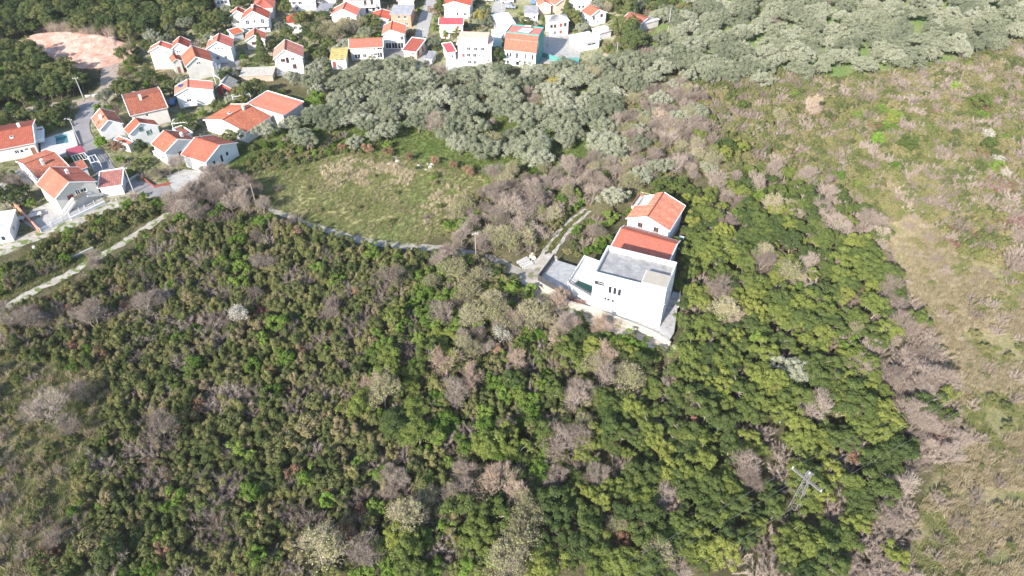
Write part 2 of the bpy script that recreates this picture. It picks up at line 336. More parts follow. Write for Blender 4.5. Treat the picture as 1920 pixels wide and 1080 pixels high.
def thicket(seed, mat, R=1.5, Hh=2.0, n=1500, ln=.55, w=.032):
    """leafless bush: stems fanning from the ground"""
    r = np.random.default_rng(seed); k = 26; d = nrm(rdir(r,k)*[.75,.75,.25]+[0,0,.8]); L = Hh*r.uniform(.7,1.15,k)
    st = r.normal(0,.42*R,(4,2)); b = np.column_stack([st[np.arange(k)%4]+r.normal(0,.1*R,(k,2)), np.zeros(k)-.05])
    v0, f0 = spikes(r, b, d, L*1.1, .07)
    i = r.integers(0,k,n); t = r.uniform(.25,1.0,n)**.8; c = b[i]+d[i]*(L[i]*t)[:,None]; dd = nrm(d[i]+rdir(r,n)*.85+[0,0,.2]); v, f = spikes(r, c, dd, ln*r.uniform(.4,1.2,n), w)
    j = r.integers(0,n,n//2); v2, f2 = spikes(r, (c+dd*ln*.4)[j], nrm(dd[j]+rdir(r,n//2)*.9), ln*.5, w*.8)
    return npmesh('bare_bush', np.vstack([v0,v,v2]), tris=np.vstack([f0, f+len(v0), f2+len(v0)+len(v)]), mat=mat)
def tuft(seed, mat, R=.5, Hh=.8, n=46, w=.05, lean=.35):
    r = np.random.default_rng(seed); c = np.column_stack([r.normal(0,R*.5,n), r.normal(0,R*.5,n), np.zeros(n)-.03]); d = nrm(rdir(r,n)*[lean,lean,.1]+[.12,.06,.8])
    v, f = spikes(r, c, d, Hh*r.uniform(.5,1.15,n), w); return npmesh('grass_tuft', v, tris=f, mat=mat)
def conifer(seed, mat, Ht=9, R=2.2):
    r = np.random.default_rng(seed); n = 3200; t = r.random(n)**.75; z = .6+t*(Ht-.6); rad = R*(1-t)**.85*(1+.22*np.sin(z*4.2))*r.uniform(.55,1.05,n); a = r.uniform(0,6.283,n)
    c = np.column_stack([np.cos(a)*rad, np.sin(a)*rad, z]); d = np.column_stack([np.cos(a), np.sin(a), r.uniform(-.4,.25,n)]); v, q = leaves(r, c, nrm(d*.6+[0,0,.7]+rdir(r,n)*.4), .2*r.uniform(.6,1.4,n), 1.7)
    return npmesh('crown', v, quads=q, mat=mat), limb_mesh('trunk', M['bark'], [([Vector((0,0,-.2)), Vector((0,0,Ht*.6))], [.22,.08])])
def palm(seed, mat):
    r = np.random.default_rng(seed); V=[]; Q=[]; k=0
    for i in range(26):
        a = r.uniform(0,6.283); el = r.uniform(-.2,1.1); L = r.uniform(1.5,2.2); prev=None
        for s in range(6):
            t=s/5; x = L*t*math.cos(el)*(1); z = L*t*math.sin(el)-1.1*t*t; w=.26*math.sin(math.pi*min(1,t*.85+.12))
            p=np.array([math.cos(a)*x, math.sin(a)*x, 3.2+z]); sd=np.array([-math.sin(a),math.cos(a),-.15])*w
            V += [p-sd, p+sd]
            if s: Q.append([k+2*s-2,k+2*s-1,k+2*s+1,k+2*s])
        k += 12
    return npmesh('crown', np.array(V), quads=np.array(Q), mat=mat), limb_mesh('trunk', M['bark'], [([Vector((0,0,-.2)), Vector((.1,0,1.7)), Vector((0,0,3.3))], [.26,.2,.22])], 7)

# leaf colours (real albedos)
M['l_olive'] = leafmat('olive_leaf', [(0,(.15,.165,.105)),(.5,(.235,.245,.16)),(1,(.325,.325,.235))], .2, .18)
M['l_ever'] = leafmat('evergreen_leaf', [(0,(.065,.092,.034)),(.4,(.11,.14,.042)),(.75,(.165,.195,.05)),(1,(.225,.24,.06))], .28, .28)
M['l_heath'] = leafmat('heath_leaf', [(0,(.095,.118,.045)),(.3,(.15,.17,.062)),(.65,(.21,.215,.08)),(.86,(.26,.24,.10)),(1,(.31,.25,.145))], .28, .3)
M['l_leafy'] = leafmat('fresh_leaf', [(0,(.09,.15,.03)),(.5,(.145,.215,.045)),(1,(.20,.265,.06))], .25, .3)
M['l_lime'] = leafmat('lime_leaf', [(0,(.16,.27,.045)),(1,(.22,.32,.06))], .3, .3)
M['l_dark'] = leafmat('dark_leaf', [(0,(.06,.085,.036)),(.5,(.11,.135,.05)),(1,(.18,.185,.07))], .25, .25)
M['l_scrub'] = leafmat('scrub_leaf', [(0,(.11,.13,.048)),(.4,(.16,.17,.065)),(.75,(.215,.20,.088)),(1,(.26,.225,.115))], .25, .28)
M['l_yellow'] = leafmat('yellow_leaf', [(0,(.27,.24,.085)),(1,(.36,.31,.11))], .2, .3)
M['l_bud'] = leafmat('opening_buds', [(0,(.30,.31,.13)),(1,(.40,.38,.18))], .3, .25)
M['l_white'] = leafmat('white_blossom', [(0,(.58,.59,.48)),(1,(.66,.66,.56))], .25, .25)
M['l_rust'] = leafmat('rust_leaf', [(0,(.20,.12,.075)),(.5,(.27,.165,.105)),(1,(.35,.22,.14))], .3, .2)
M['l_red'] = leafmat('dark_red_twigs', [(0,(.19,.095,.08)),(1,(.26,.13,.105))], .3, .1)
M['twig'] = leafmat('twigs', [(0,(.19,.15,.125)),(.5,(.28,.225,.185)),(1,(.38,.31,.255))], .3, 0)
M['twigtan'] = leafmat('tan_twigs', [(0,(.34,.25,.185)),(1,(.44,.34,.26))], .3, 0)
M['g_tan'] = leafmat('dry_grass', [(0,(.30,.25,.15)),(.5,(.38,.315,.20)),(1,(.46,.39,.27))], .3, .35)
M['g_green'] = leafmat('green_grass', [(0,(.17,.20,.065)),(.5,(.24,.255,.095)),(1,(.33,.31,.145))], .3, .35)
M['g_lush'] = leafmat('lush_grass', [(0,(.10,.15,.04)),(1,(.16,.19,.06))], .3, .25)
M['g_straw'] = leafmat('tall_straw', [(0,(.54,.44,.29)),(1,(.66,.56,.40))], .3, .45)
M['g_reed'] = leafmat('dry_reed', [(0,(.38,.29,.22)),(1,(.50,.40,.31))], .25, .1)

KIND = {}      # kind -> list of (crown mesh, trunk mesh or None)
KIND['olive_tree'] = []
for i in range(5):
    m, cc = crown(100+i, 'crown', M['l_olive'], 2.9, 2.1, 3.3, 44, .74, 78, .13, 1.3, .38, 1.7, 'dome', .4)
    KIND['olive_tree'].append((m, trunk_to(i, 'trunk', M['bark'], cc, 1.7, .26, 8)))
KIND['evergreen_tree'] = []
for i in range(6):
    m, cc = crown(200+i, 'crown', M['l_ever'], 1.75, 1.35, 2.7, 24, .58, 84, .12, .8, .36, 1.5, 'dome', .55)
    KIND['evergreen_tree'].append((m, trunk_to(20+i, 'trunk', M['barkpale'], cc, 1.5, .12, 10)))
KIND['dark_tree'] = []
for i in range(4):
    m, cc = crown(300+i, 'crown', M['l_dark'], 2.4, 2.1, 3.2, 30, .8, 76, .16, .9, .4, 1.5, 'dome', .45)
    KIND['dark_tree'].append((m, trunk_to(40+i, 'trunk', M['bark'], cc, 1.6, .18, 6)))
KIND['leafy_bush'] = []
for i in range(5):
    m, cc = crown(400+i, 'leafy_bush', M['l_leafy'], 1.15, 1.05, .95, 17, .44, 62, .11, .95, .5, 1.6, 'dome', .4); KIND['leafy_bush'].append((m, None))
KIND['scrub_bush'] = []
for i in range(5):
    m, cc = crown(450+i, 'scrub_bush', M['l_scrub'], 1.3, .85, .75, 17, .48, 58, .11, .85, .5, 1.5, 'dome', .4); KIND['scrub_bush'].append((m, None))
KIND['lime_bush'] = []
for i in range(2):
    m, cc = crown(480+i, 'lime_bush', M['l_lime'], 1.0, 1.15, 1.2, 17, .38, 56, .12, 1.1, .8, 1.7, 'dome', .4); KIND['lime_bush'].append((m, None))
KIND['heath_shrub'] = [(heath(500+i, M['l_heath']), None) for i in range(10)]
KIND['bare_bush'] = [(thicket(600+i, M['twig']), None) for i in range(4)]
KIND['red_bush'] = [(thicket(620+i, M['l_red'], 1.3, 1.7), None) for i in range(2)]
KIND['rust_bush'] = []
for i in range(2):
    m, cc = crown(640+i, 'rust_bush', M['l_rust'], .9, .9, .8, 12, .42, 56, .09, .9, .8, 1.5); KIND['rust_bush'].append((m, None))
KIND['bare_tree'] = [bare(700+i, 'crown', M['twig'], M['barkpale'], 4.6, .66, .10, (1500,.5,.03), dome=700) for i in range(6)]
KIND['tan_tree'] = [bare(730+i, 'crown', M['twigtan'], M['barkpale'], 5.0, .62, .12, (1500,.5,.036), dome=700) for i in range(3)]
KIND['budding_tree'] = [bare(760+i, 'crown', M['twig'], M['barkpale'], 4.6, .68, .10, (900,.5,.03), (2200,.075), M['l_bud'], 700) for i in range(4)]
KIND['blossom_tree'] = [bare(790+i, 'crown', M['twig'], M['barkpale'], 3.6, .6, .08, (500,.45,.03), (1500,.062), M['l_white'], 600) for i in range(2)]
KIND['yellow_tree'] = []
for i in range(2):
    m, cc = crown(820+i, 'crown', M['l_yellow'], 2.4, 1.7, 3.2, 30, .7, 56, .17, 1, .7); KIND['yellow_tree'].append((m, trunk_to(60+i, 'trunk', M['bark'], cc, 1.5, .18, 7)))
KIND['conifer'] = [conifer(840+i, M['l_dark']) for i in range(2)]
KIND['palm'] = [palm(860, M['l_leafy'])]
TREE_NAME = {'conifer': 'conifer_tree', 'palm': 'palm_tree', 'tan_tree': 'bare_tree', 'dark_tree': 'broadleaf_tree', 'rust_bush': 'rust_bush', 'blossom_tree': 'blossom_tree'}
CATEG = lambda k: 'tree' if ('tree' in k or k in ('conifer','palm')) else ('bush' if 'bush' in k else 'shrub')
def plant(kind, x, y, s=1.0, label=None, group=None, rz=None, var=None, sz=None, z=0.0):
    vr = KIND[kind]; cm, tm = vr[(var if var is not None else random.randrange(len(vr))) % len(vr)]
    rz = random.uniform(0, 6.283) if rz is None else rz; nm = TREE_NAME.get(kind, kind); sc = (s, s, sz or (s*random.uniform(.88,1.12) if kind not in ('olive_tree','evergreen_tree') else (min(s*.85, .78+.12*s)*random.uniform(.88,1.12) if kind == 'olive_tree' else random.uniform(.72,1.3))))
    sc = (sc[0]*random.uniform(.84,1.2), sc[1]*random.uniform(.84,1.2), sc[2])
    if tm is None: o = link(nm, cm, None, (x,y,z), (0,0,rz)); o.scale = sc
    else:
        o = link(nm, None, None, (x,y,z), (0,0,rz)); o.scale = sc; o.empty_display_size = .5
        link('trunk', tm, o); link('crown', cm, o)
    tag(o, label, CATEG(nm if kind not in ('conifer','palm') else kind), group); return o

# many instances of a small mesh, for growth nobody could count: ONE object
def scatter(name, pts, meshes, label, cat, smin=.8, smax=1.25, zs=None):
    n = len(pts)
    if n == 0: return None
    r = np.random.default_rng(n); v = np.zeros((n,3), np.float32); v[:,:2] = np.asarray(pts)[:,:2]
    me = bpy.data.meshes.new(name); me.vertices.add(n); me.vertices.foreach_set('co', v.ravel())
    a = me.attributes.new('turn', 'FLOAT_VECTOR', 'POINT'); t = np.zeros((n,3), np.float32); t[:,2] = r.uniform(0,6.283,n); a.data.foreach_set('vector', t.ravel())
    a = me.attributes.new('size', 'FLOAT_VECTOR', 'POINT'); s = np.repeat(r.uniform(smin,smax,(n,1)),3,1).astype(np.float32)
    if np.asarray(pts).shape[1] > 2: s *= np.asarray(pts)[:,2:3]
    a.data.foreach_set('vector', s.astype(np.float32).ravel())
    a = me.attributes.new('which', 'INT', 'POINT'); a.data.foreach_set('value', r.integers(0,len(meshes),n).astype(np.int32))
    me.update(); ob = link(name, me); tag(ob, label, cat, kind='stuff')
    src = bpy.data.collections.new(name+'_source')
    for i, m in enumerate(meshes):
        q = bpy.data.objects.new('%s_source_%02d' % (name, i), m); src.objects.link(q)
    g = bpy.data.node_groups.new(name+'_scatter', 'GeometryNodeTree'); g.interface.new_socket('Geometry', in_out='INPUT', socket_type='NodeSocketGeometry'); g.interface.new_socket('Geometry', in_out='OUTPUT', socket_type='NodeSocketGeometry')
    gi = g.nodes.new('NodeGroupInput'); go = g.nodes.new('NodeGroupOutput'); ip = g.nodes.new('GeometryNodeInstanceOnPoints'); ci = g.nodes.new('GeometryNodeCollectionInfo')
    ci.inputs['Collection'].default_value = src; ci.inputs['Separate Children'].default_value = True; ci.inputs['Reset Children'].default_value = True
    ip.inputs['Pick Instance'].default_value = True
    def na(nm, ty):
        k = g.nodes.new('GeometryNodeInputNamedAttribute'); k.data_type = ty; k.inputs['Name'].default_value = nm; return k.outputs['Attribute']
    L = g.links; L.new(gi.outputs[0], ip.inputs['Points']); L.new(ci.outputs[0], ip.inputs['Instance']); L.new(na('which','INT'), ip.inputs['Instance Index'])
    L.new(na('turn','FLOAT_VECTOR'), ip.inputs['Rotation']); L.new(na('size','FLOAT_VECTOR'), ip.inputs['Scale']); L.new(ip.outputs[0], go.inputs[0])
    md = ob.modifiers.new('scatter', 'NODES'); md.node_group = g; return ob
# ------------------------------------------------------------------ the ground: one sheet, its cover by patch
ZONES = {
 'village': [(0,225),(60,215),(150,190),(215,120),(290,60),(420,30),(430,-60),(1300,-60),(1245,40),(1130,110),(1010,118),(900,128),(800,125),(640,135),(560,140),(440,150),(560,180),(575,215),(450,260),(440,310),(360,350),(300,370),(200,395),(90,440),(0,480)],
 'meadow': [(420,330),(450,270),(480,250),(640,215),(760,225),(1100,170),(1160,230),(1140,300),(960,330),(900,335),(760,305),(640,285),(500,315)],
 'field': [(430,330),(520,290),(640,275),(760,300),(900,325),(945,345),(900,390),(850,430),(780,462),(690,452),(600,425),(520,392),(455,372)],
 'mown': [(800,318),(905,335),(870,352),(800,400),(735,455),(700,448),(760,385)],
 'drygrass1': [(585,318),(660,295),(785,322),(768,348),(680,352),(620,345)],
 'drygrass2': [(780,395),(850,340),(885,352),(850,390),(790,425)],
 'slope': [(1640,420),(1720,400),(1800,470),(1930,500),(1930,1090),(1690,1090),(1720,960),(1800,840),(1740,650),(1650,520)],
 'clearing': [(-10,620),(60,690),(150,700),(215,740),(170,850),(130,960),(60,1090),(-10,1090)],
 'redearth': [(10,92),(60,72),(130,66),(200,74),(255,88),(232,108),(215,125),(150,128),(120,100),(60,96)],
 'plot': [(215,138),(235,118),(330,132),(330,150),(225,185),(214,170)],
 'forest': [(-40,-60),(420,-60),(430,30),(330,62),(250,90),(130,70),(30,90),(-40,100)],
 'forest2': [(-40,100),(60,97),(150,130),(190,150),(180,185),(60,212),(-40,232)],
 'hill': [(1200,215),(1380,140),(1600,150),(1960,90),(1960,520),(1800,480),(1720,400),(1640,420),(1560,340),(1300,330)],
 'top': [(1240,-60),(1960,-60),(1960,20),(1720,10),(1560,-5),(1240,30)],
 'grove2': [(1235,30),(1330,10),(1560,-4),(1740,-8),(1900,5),(1925,70),(1860,105),(1700,130),(1560,150),(1400,165),(1300,150),(1232,110)],
}
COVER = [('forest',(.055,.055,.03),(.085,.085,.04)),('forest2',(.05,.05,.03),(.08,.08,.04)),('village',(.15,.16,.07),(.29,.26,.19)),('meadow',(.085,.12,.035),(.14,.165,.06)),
 ('field',(.19,.20,.08),(.31,.28,.145)),('mown',(.17,.215,.075),(.23,.25,.10)),
 ('slope',(.15,.155,.068),(.25,.21,.125)),('clearing',(.15,.17,.06),(.26,.22,.13)),('redearth',(.36,.19,.125),(.50,.32,.24)),('plot',(.26,.18,.10),(.32,.26,.17)),('hill',(.10,.095,.048),(.165,.135,.085)),('grove2',(.10,.15,.05),(.16,.18,.08))]
ax = np.concatenate([[-3000,-1500,-800,-450,-300,-240], np.linspace(-210,210,350), [240,300,450,800,1500,3000]])
ay = np.concatenate([[-600,-200,-60,0,25], np.linspace(40,300,240), [320,360,420,520,800,1500,3000]])
GX, GY = np.meshgrid(ax, ay); gx = GX.ravel(); gy = GY.ravel()
dep_ok = (gy*CP + CAM_H*SP) > 20
px, py = PXY(np.where(dep_ok, gx, 0), np.where(dep_ok, gy, 100)); px = np.where(dep_ok, px, -999); py = np.where(dep_ok, py, 2000)
jx = px + (fbm(gx,gy,7,5)-.5)*34; jy = py + (fbm(gx,gy,7,9)-.5)*20
n1 = np.clip((fbm(gx,gy,6,1)-.3)*2.4, 0, 1)[:,None]
col = np.array([.075,.072,.038])*(1-n1) + np.array([.13,.115,.065])*n1
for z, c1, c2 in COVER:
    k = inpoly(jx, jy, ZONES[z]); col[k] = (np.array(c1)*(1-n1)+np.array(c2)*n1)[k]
gz = (fbm(gx,gy,9,3)-.6)*.30; gz[(gy > 320) | (gy < 30)] = -.1
ny, nx = GX.shape; ii = np.arange((ny-1)*(nx-1)); r_ = ii//(nx-1); c_ = ii % (nx-1); q = np.column_stack([r_*nx+c_, r_*nx+c_+1, (r_+1)*nx+c_+1, (r_+1)*nx+c_])
def groundmat():
    m, nt, out = newmat('ground'); L = nt.links
    at = N(nt, 'ShaderNodeAttribute', attribute_name='cover'); tc = N(nt, 'ShaderNodeTexCoord')
    no = N(nt, 'ShaderNodeTexNoise', Scale=1.3, Detail=8.0, Roughness=.72); L.new(tc.outputs['Object'], no.inputs['Vector'])
    r = ramp(nt, [(.25,(.5,.5,.48)),(.5,(1,1,1)),(.75,(1.45,1.4,1.3))]); L.new(no.outputs['Fac'], r.inputs[0])
    c = mulc(nt, at.outputs['Color'], r.outputs[0]); b = N(nt, 'ShaderNodeBsdfDiffuse', Roughness=.8); L.new(c, b.inputs[0])
    n3 = N(nt, 'ShaderNodeTexNoise', Scale=2.2, Detail=7.0, Roughness=.7); L.new(tc.outputs['Object'], n3.inputs['Vector'])
    bp = N(nt, 'ShaderNodeBump', Strength=.9, Distance=.35); L.new(n3.outputs['Fac'], bp.inputs['Height']); L.new(bp.outputs[0], b.inputs['Normal'])
    L.new(b.outputs[0], out.inputs[0]); return m
gm = npmesh('ground', np.column_stack([gx,gy,gz-.04]), quads=q, mat=groundmat(), smooth=True)
ca = gm.color_attributes.new('cover', 'FLOAT_COLOR', 'POINT'); ca.data.foreach_set('color', np.column_stack([col, np.ones(len(col))]).astype(np.float32).ravel())
tag(link('ground', gm), 'scrubby hillside ground with grass, earth and undergrowth', 'ground', kind='structure')

# ------------------------------------------------------------------ roads and tracks (ribbons with uneven edges)
ROADS = []      # (points, half width) for keeping plants off
def smoothline(pts, step=1.0):
    out = []; n = len(pts)
    for i in range(n-1):
        p0 = pts[max(i-1,0)]; p1 = pts[i]; p2 = pts[i+1]; p3 = pts[min(i+2,n-1)]; k = max(2, int((p2-p1).length/step))
        for j in range(k):
            t = j/k; out.append(.5*((2*p1)+(p2-p0)*t+(2*p0-5*p1+4*p2-p3)*t*t+(3*p1-p0-3*p2+p3)*t**3))
    out.append(pts[-1]); return out
def ribbon(name, pxs, width, mat, label, z=.05, rough=.25, w2=None, cat='road'):
    pts = smoothline([P(*p) for p in pxs]); mb = MB(); n = len(pts); L = []; R = []
    for i, p in enumerate(pts):
        d = (pts[min(i+1,n-1)]-pts[max(i-1,0)]).normalized(); s = Vector((-d.y, d.x)); w = width + ((w2 or width)-width)*i/n
        L.append(p+s*(w/2+rough*random.uniform(-1,1))); R.append(p-s*(w/2+rough*random.uniform(-1,1)))
    dist = 0
    for i in range(n-1): mb.poly([(R[i].x,R[i].y,z),(R[i+1].x,R[i+1].y,z),(L[i+1].x,L[i+1].y,z),(L[i].x,L[i].y,z)])
    ROADS.append((np.array([[p.x,p.y] for p in pts]), width/2))
    return tag(mb.build(name, mat), label, cat, kind='structure')
ribbon('lane', [(-60,232),(30,213),(100,200),(165,192),(200,168),(206,140),(208,118),(225,104)], 5.2, M['earthlane'], 'pale dirt lane running past the dark wood', .05)
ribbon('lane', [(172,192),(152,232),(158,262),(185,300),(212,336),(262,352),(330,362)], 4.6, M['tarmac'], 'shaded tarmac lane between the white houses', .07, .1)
ribbon('track', [(-40,492),(40,452),(110,428),(200,388),(222,380)], 4.2, M['track'], 'pale dirt track below the white picket fence', .05, .3)
ribbon('path', [(-40,604),(60,548),(150,502),(240,450),(318,398)], 2.2, M['track'], 'stony footpath along the edge of the scrub', .05, .4)
ribbon('path', [(505,392),(560,412),(610,432),(690,452),(760,462),(850,471),(920,488),(985,514),(1020,508)], 1.4, M['gravel'], 'gravel path between the grass field and the scrub', .05, .35, 3.4)
ribbon('rut', [(1012,512),(1034,482),(1061,441),(1087,414),(1108,396)], .95, M['palegravel'], 'right wheel rut of the grassy track climbing past the villa', .06, .22, .7, 'track')
ribbon('rut', [(996,506),(1016,478),(1046,437),(1073,410),(1098,392)], .95, M['palegravel'], 'left wheel rut of the grassy track climbing past the villa', .06, .22, .7, 'track')
sheet_later = [(950,508),(985,502),(1004,486),(1030,474),(1046,482),(1030,505),(1010,526),(1000,546),(985,536)]
ribbon('path', [(1000,548),(1050,575),(1100,596),(1170,622),(1235,648),(1262,662)], 3.2, M['track'], 'rough stony path under the villa retaining wall', .05, .4)
ribbon('street', [(778,128),(788,100),(790,70),(796,40),(806,10),(812,-25)], 4.4, M['paving'], 'narrow pale village street between houses', .05, .1, 4.8, 'street')
ribbon('street', [(950,-30),(942,0),(935,22),(952,40),(968,60)], 6.5, M['paving'], 'pale village yard and street with parked cars', .055, .1, 4, 'street')
def sheet(name, pxs, mat, label, z=.06, cat='paving', kind='structure'):
    pts = [P(*p) for p in pxs]; mb = MB()
    if sum((pts[i].x*pts[(i+1)%len(pts)].y-pts[(i+1)%len(pts)].x*pts[i].y) for i in range(len(pts))) < 0: pts = pts[::-1]
    mb.prism([(p.x,p.y) for p in pts], -.3, z); return tag(mb.build(name, mat), label, cat, kind=kind)
sheet('junction', sheet_later, M['palegravel'], 'pale gravel junction at the gate of the villa', .045)
sheet('yard', [(58,395),(105,375),(125,398),(200,378),(130,412),(78,438),(45,418)], M['paving'], 'concrete yard beside the house with outside stairs', .09)
sheet('yard', [(312,330),(345,318),(390,322),(380,340),(345,372),(322,352)], M['paving'], 'pale stepped yard below the twin gabled houses', .09)
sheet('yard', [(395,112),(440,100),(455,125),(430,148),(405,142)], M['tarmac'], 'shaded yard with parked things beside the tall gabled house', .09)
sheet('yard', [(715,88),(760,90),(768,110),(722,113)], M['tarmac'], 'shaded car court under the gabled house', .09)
sheet('yard', [(836,100),(870,100),(925,122),(930,132),(836,132)], M['deck'], 'pale terrace in front of the white apartment house', .1)
sheet('yard', [(1010,70),(1065,62),(1090,92),(1085,120),(1012,118)], M['paving'], 'paved yard right of the green netted house', .09)
sheet('yard', [(0,330),(45,318),(62,345),(30,372),(0,378)], M['paving'], 'paved yard at the edge of the village', .09)
# spoil bank of red earth with bent reeds above
def earth_bank():
    n, m = 60, 26; V = []; rr = np.random.default_rng(5)
    top = [(8,92),(50,76),(120,66),(190,71),(258,86)]; bot = [(20,104),(85,106),(140,128),(205,126),(246,110)]
    T = smoothline([P(*p) for p in top], 1.0); B = smoothline([P(*p) for p in bot], 1.0)
    for j in range(m+1):
        for i in range(n+1):
            a = T[int(i/n*(len(T)-1))]; b = B[int(i/n*(len(B)-1))]; t = j/m; p = a.lerp(b, t)
            e = min(1, 4*i/n, 4*(1-i/n)); h = e*2.6*(1-t)**1.3*min(1, t*9) + (fbm(p.x,p.y,2.5,4)-.5)*.9*e*min(1,t*6)*min(1,(1-t)*5)
            V.append((p.x,p.y,max(-.3,float(h)) if 0<j<m else -.3))
    q = [(j*(n+1)+i, (j+1)*(n+1)+i, (j+1)*(n+1)+i+1, j*(n+1)+i+1) for j in range(m) for i in range(n)]
    tag(link('earth_bank', npmesh('earth_bank', np.array(V), quads=np.array(q), mat=surf('red_earth', (.36,.17,.11), (.58,.40,.31), .28, .95, .6, 2.5, spots=((.62,.52,.45), .9, .60)))), 'dug bank of bare reddish earth above the lane', 'earth bank', kind='structure')
earth_bank()
# ------------------------------------------------------------------ buildings
TALL = []       # with heights, to keep trees from hiding houses the photograph shows
FOOT = []       # footprints (origin, angle, W, D)
def fr3(A, B, C, h):                                    # eave corners A (front left), B (front right), C (a back corner), seen at height h
    a, b, c = P(*A, h), P(*B, h), P(*C, h); u = (b-a); W = u.length; u.normalize(); v = Vector((-u.y, u.x)); D = (c-a).dot(v); return a, math.atan2(u.y, u.x), W, D
def frg(Af, Ab, K, h, rise):                            # gable front: eave front, eave back (same side, left), peak
    a, b, k = P(*Af, h), P(*Ab, h), P(*K, h+rise); v = (b-a); D = v.length; v.normalize(); u = Vector((v.y, -v.x)); W = 2*(k-a).dot(u); return a, math.atan2(u.y, u.x), W, D
def slope(mb, e0, e1, r1, r0, amp=.045, pitch=.26, thick=.14, mi=0):
    """one roof slope with rounded tile columns running from eave (e0-e1) to ridge (r0-r1); metre UVs"""
    e0, e1, r0, r1 = map(Vector, (e0, e1, r0, r1)); L = (e1-e0).length; n = max(4, int(L/pitch)*2); nv = (e1-e0).cross(r0-e0).normalized()
    if nv.z < 0: nv = -nv
    S = ((r0+r1)/2-(e0+e1)/2).length; prev = None; tk = Vector((0,0,thick))
    for i in range(n+1):
        s = i/n; o = nv*(amp*(1 if i % 2 else -1)); a = e0.lerp(e1, s)+o; b = r0.lerp(r1, s)+o
        if prev: mb.poly([prev[0], a, b, prev[1]], [((i-1)/n*L,0),(i/n*L,0),(i/n*L,S),((i-1)/n*L,S)], mi)
        prev = (a, b)
    mb.poly([r0-tk, r1-tk, e1-tk, e0-tk], None, 1); mb.poly([e0-tk, e1-tk, e1, e0], None, 1)
    for x, y in ((e0,r0),(e1,r1)): mb.poly([x-tk, x, y, y-tk], None, 1)
def window_part(root, face, u, z, w, h, W, D, ov, style, inset):
    """frame + pane (+ sill) on a wall face; local wall coordinates, u measured along the wall seen from outside"""
    fm = {'dark':'frame','brown':'brownframe','green':'greenframe','red':'redframe','door':'brownframe','white':'frame'}[style]
    fr = MB(); t = .08 if w > .7 else .06; y = inset
    for x0,x1,z0,z1 in ((0,w,0,t),(0,w,h-t,h),(0,t,t,h-t),(w-t,w,t,h-t)): fr.box(x0, y-.04, z0, x1, y+.05, z1)
    if w > .9 and style != 'door': fr.box(w/2-t/2, y-.035, t, w/2+t/2, y+.045, h-t)
    if inset >= 0: fr.box(-.08, -.08, -.09, w+.08, .04, -.005)
    o = fr.build('door' if style == 'door' else 'window', M[fm], root)
    pn = MB(); pn.box(t, y+.0, t, w-t, y+.03, h-t); pm = M['glass'] if style in ('dark','white') else (M[fm] if style in ('green','red','door') else M['glass'])
    pn.build('panel' if style in ('green','red','door') else 'pane', pm, o)
    a = {'f': ((ov+u, ov), 0), 'r': ((W-ov, ov+u), math.pi/2), 'b': ((W-ov-u, D-ov), math.pi), 'l': ((ov, D-ov-u), -math.pi/2)}[face]
    o.location = (a[0][0], a[0][1], z); o.rotation_euler = (0,0,a[1]); return o
def wall_face(mb, p0, p1, z0, z1, ops, depth=.16):
    """rectangular wall with real openings and reveals; ops = (u, z, w, h)"""
    p0 = Vector(p0); p1 = Vector(p1); L = (p1-p0).length; d = (p1-p0)/L; n = Vector((d.y,-d.x)); us = sorted({0.0, L, *[o[0] for o in ops], *[o[0]+o[2] for o in ops]}); zs = sorted({z0, z1, *[o[1] for o in ops], *[o[1]+o[3] for o in ops]})
    pt = lambda u, z, k=0: (p0.x+d.x*u-n.x*k, p0.y+d.y*u-n.y*k, z)
    for i in range(len(us)-1):
        for j in range(len(zs)-1):
            um, zm = (us[i]+us[i+1])/2, (zs[j]+zs[j+1])/2
            if any(o[0] < um < o[0]+o[2] and o[1] < zm < o[1]+o[3] for o in ops): continue
            mb.poly([pt(us[i],zs[j]), pt(us[i+1],zs[j]), pt(us[i+1],zs[j+1]), pt(us[i],zs[j+1])])
    for u, z, w, h in ops:
        for a, b in (((u,z),(u+w,z)),((u+w,z),(u+w,z+h)),((u+w,z+h),(u,z+h)),((u,z+h),(u,z))): mb.poly([pt(*a), pt(*b), pt(*b,depth), pt(*a,depth)])
        mb.poly([pt(u,z,depth), pt(u+w,z,depth), pt(u+w,z+h,depth), pt(u,z+h,depth)])
